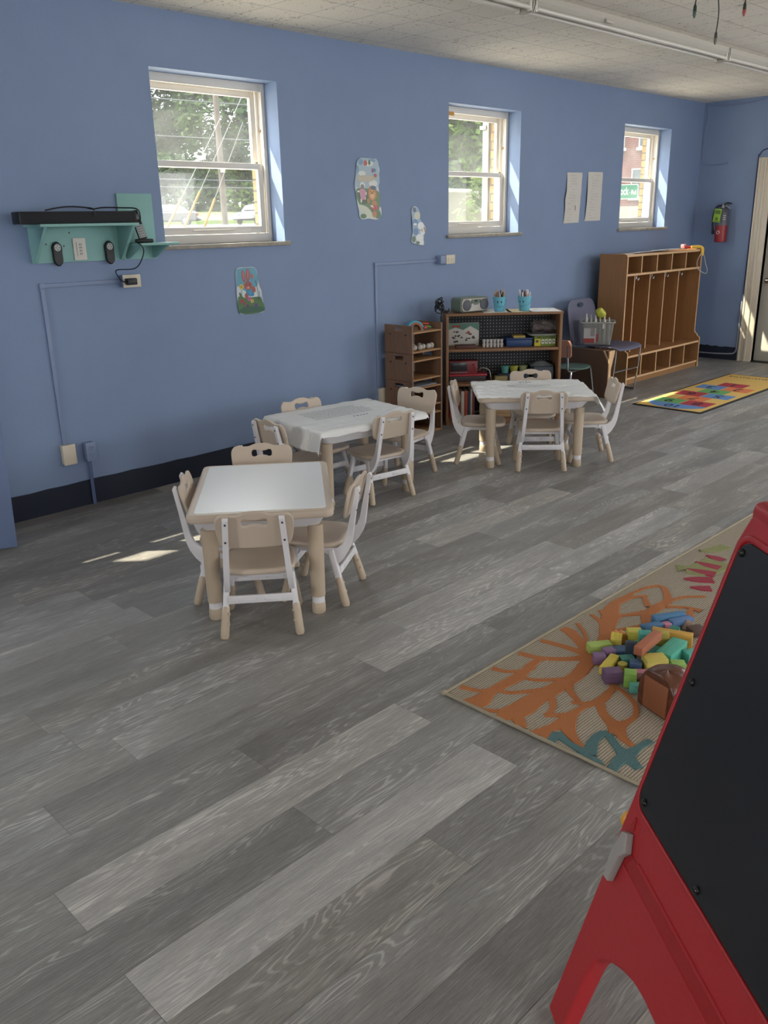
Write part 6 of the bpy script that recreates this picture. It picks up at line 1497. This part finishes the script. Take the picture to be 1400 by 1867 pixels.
# brick building and street sign in the third window
bd_ = root_at('brick_building', 'red brick building with white window sills across the street, third window', 'building', Matrix.Translation((34.9, 19.9, 1.5)) @ Matrix.Rotation(R(-61), 4, 'Z'))
MB().box((-9, 0, 0), (9, 8, 9)).build('walls', brick_material('red_brick', '45201c', '3e1c17', '4c3a32', .22, .075, .01), bd_, 0)
MB().box((-9.1, -.05, 0), (9.1, 0, .55)).build('stone_base', mat('stone_base', '5e574f', .8), bd_, 0)
bw_ = mat('building_window', '33383a', .2)
def bwin(x, z, w, h):
    f = MB().box((x, -.03, z), (x+w, 0, z+h)).build('window', mat('win_frame_white', '64625f', .5), bd_, 0)
    MB().box((x+.06, -.035, z+.06), (x+w-.06, -.0301, z+h-.06)).build('window_pane', bw_, f, 0); MB().box((x-.08, -.12, z-.12), (x+w+.08, 0, z)).build('stone_sill', mat('stone_sill_w', '686661', .6), bd_, 0)
for x in (-5.6, -3.7, -1.35, .16, 2.0, 4.0):
    bwin(x, 2.86, .95, 1.5); 
for x in (-5.6, -3.7, -.05, 2.0, 4.0): bwin(x, .9, .95, 1.15)
ss = root_at('street_sign', 'green street name sign on a pole outside the third window', 'sign', Matrix.Translation((12.13, 6.99, 1.94)) @ Matrix.Rotation(R(-61), 4, 'Z'))
sgn = mat('sign_green', '0c4630', .4); sgw = mat('sign_white', '6f716f', .4)
F = frame((0, -.006, 0), (1, 0, 0), (0, 0, 1))
MB().plate([rrect(-.62, -.105, .165, .105, .03)], .006, .001, F).build('sign_blank', sgw, ss, 0); MB().plate([rrect(-.605, -.092, .152, .092, .022)], .003, .0005, F @ Matrix.Translation((0, 0, .0035))).build('green_face', sgn, ss, 0)
k = MB(); k.text('ock', .150, F @ Matrix.Translation((-.036, .005, .0056)) @ Matrix.Scale(.52, 4, (1, 0, 0)), .0006, .004); k.text('Rd', .085, F @ Matrix.Translation((.098, -.012, .0056)) @ Matrix.Scale(.8, 4, (1, 0, 0)), .0006, .003); k.disc(.044, -.01, .007, .007, .0056, 10, F)
k.build('lettering', sgw, ss, 0)
MB().cyl((-.28, .02, -.75), (-.28, .02, .5), .03, n=12).build('sign_post', gw, ss)
s2 = MB(); s2.box((-.29, -.01, .18), (-.27, .0, .40)); 
MB().plate([rrect(-.30, .125, -.055, .30, .02)], .006, .001, F @ Matrix.Translation((-.06, 0, 0))).build('upper_sign', sgn, ss, 0)

# ------------------------------------------------------------------ light
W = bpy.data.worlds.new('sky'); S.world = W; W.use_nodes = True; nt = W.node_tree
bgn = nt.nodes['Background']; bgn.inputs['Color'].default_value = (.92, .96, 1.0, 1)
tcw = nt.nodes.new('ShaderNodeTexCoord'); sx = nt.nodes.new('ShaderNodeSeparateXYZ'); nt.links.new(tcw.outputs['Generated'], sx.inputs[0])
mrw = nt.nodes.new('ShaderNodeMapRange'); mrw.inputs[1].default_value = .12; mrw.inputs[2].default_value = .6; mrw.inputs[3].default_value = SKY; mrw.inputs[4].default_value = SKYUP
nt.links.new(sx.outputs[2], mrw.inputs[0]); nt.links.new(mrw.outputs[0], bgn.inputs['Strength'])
sun = bpy.data.lights.new('sun', 'SUN'); sun.energy = SUN; sun.angle = R(.6); sun.color = (1, .92, .74)
sob = bpy.data.objects.new('sun', sun); COL.objects.link(sob)
sd = Vector((1.08, -1.0, -1.74)).normalized(); sob.rotation_euler = sd.to_track_quat('-Z', 'Y').to_euler()
def area(name, loc, dirv, sx, sy, e, col=(1, 1, 1)):
    l = bpy.data.lights.new(name, 'AREA'); l.shape = 'RECTANGLE'; l.size = sx; l.size_y = sy; l.energy = e; l.color = col
    o = bpy.data.objects.new(name, l); COL.objects.link(o); o.location = loc
    o.rotation_euler = Vector(dirv).to_track_quat('-Z', 'Z').to_euler(); return o
# added fill lamps before the south and east openings and the solid west wall
for i, (a, b) in enumerate(SO): area('south_fill', ((a+b)/2, YB+.02, 1.65), (0, 1, -.05), b-a, 1.6, FILL*(b-a)*1.6, (1, .97, .93))
area('east_fill', (XR-.02, -.45, 1.7), (-1, .0, -.05), 4.2, 1.4, EFILL*6, (1, .97, .92))
area('west_fill', (XL+.02, 1.6, 1.68), (1, -.1, -.08), 3.4, 1.6, WEST, (1, .99, .97))  # added fill lamp, the west wall has no opening
# window openings towards the sky: sky portals
for a, b in WIN:
    o = area('window_portal', ((a+b)/2, 5.085, (WZ0+WZ1)/2), (0, -1, 0), b-a, WZ1-WZ0, 1); o.data.cycles.is_portal = True
S.view_settings.view_transform = 'Standard'; S.view_settings.look = 'None'; S.view_settings.exposure = EXPO; S.view_settings.gamma = 1
S.view_settings.use_curve_mapping = False
S.render.film_transparent = False
S.cycles.use_denoising = True
S.cycles.max_bounces = 8; S.cycles.diffuse_bounces = 5; S.cycles.transparent_max_bounces = 10
S.cycles.sample_clamp_indirect = 6
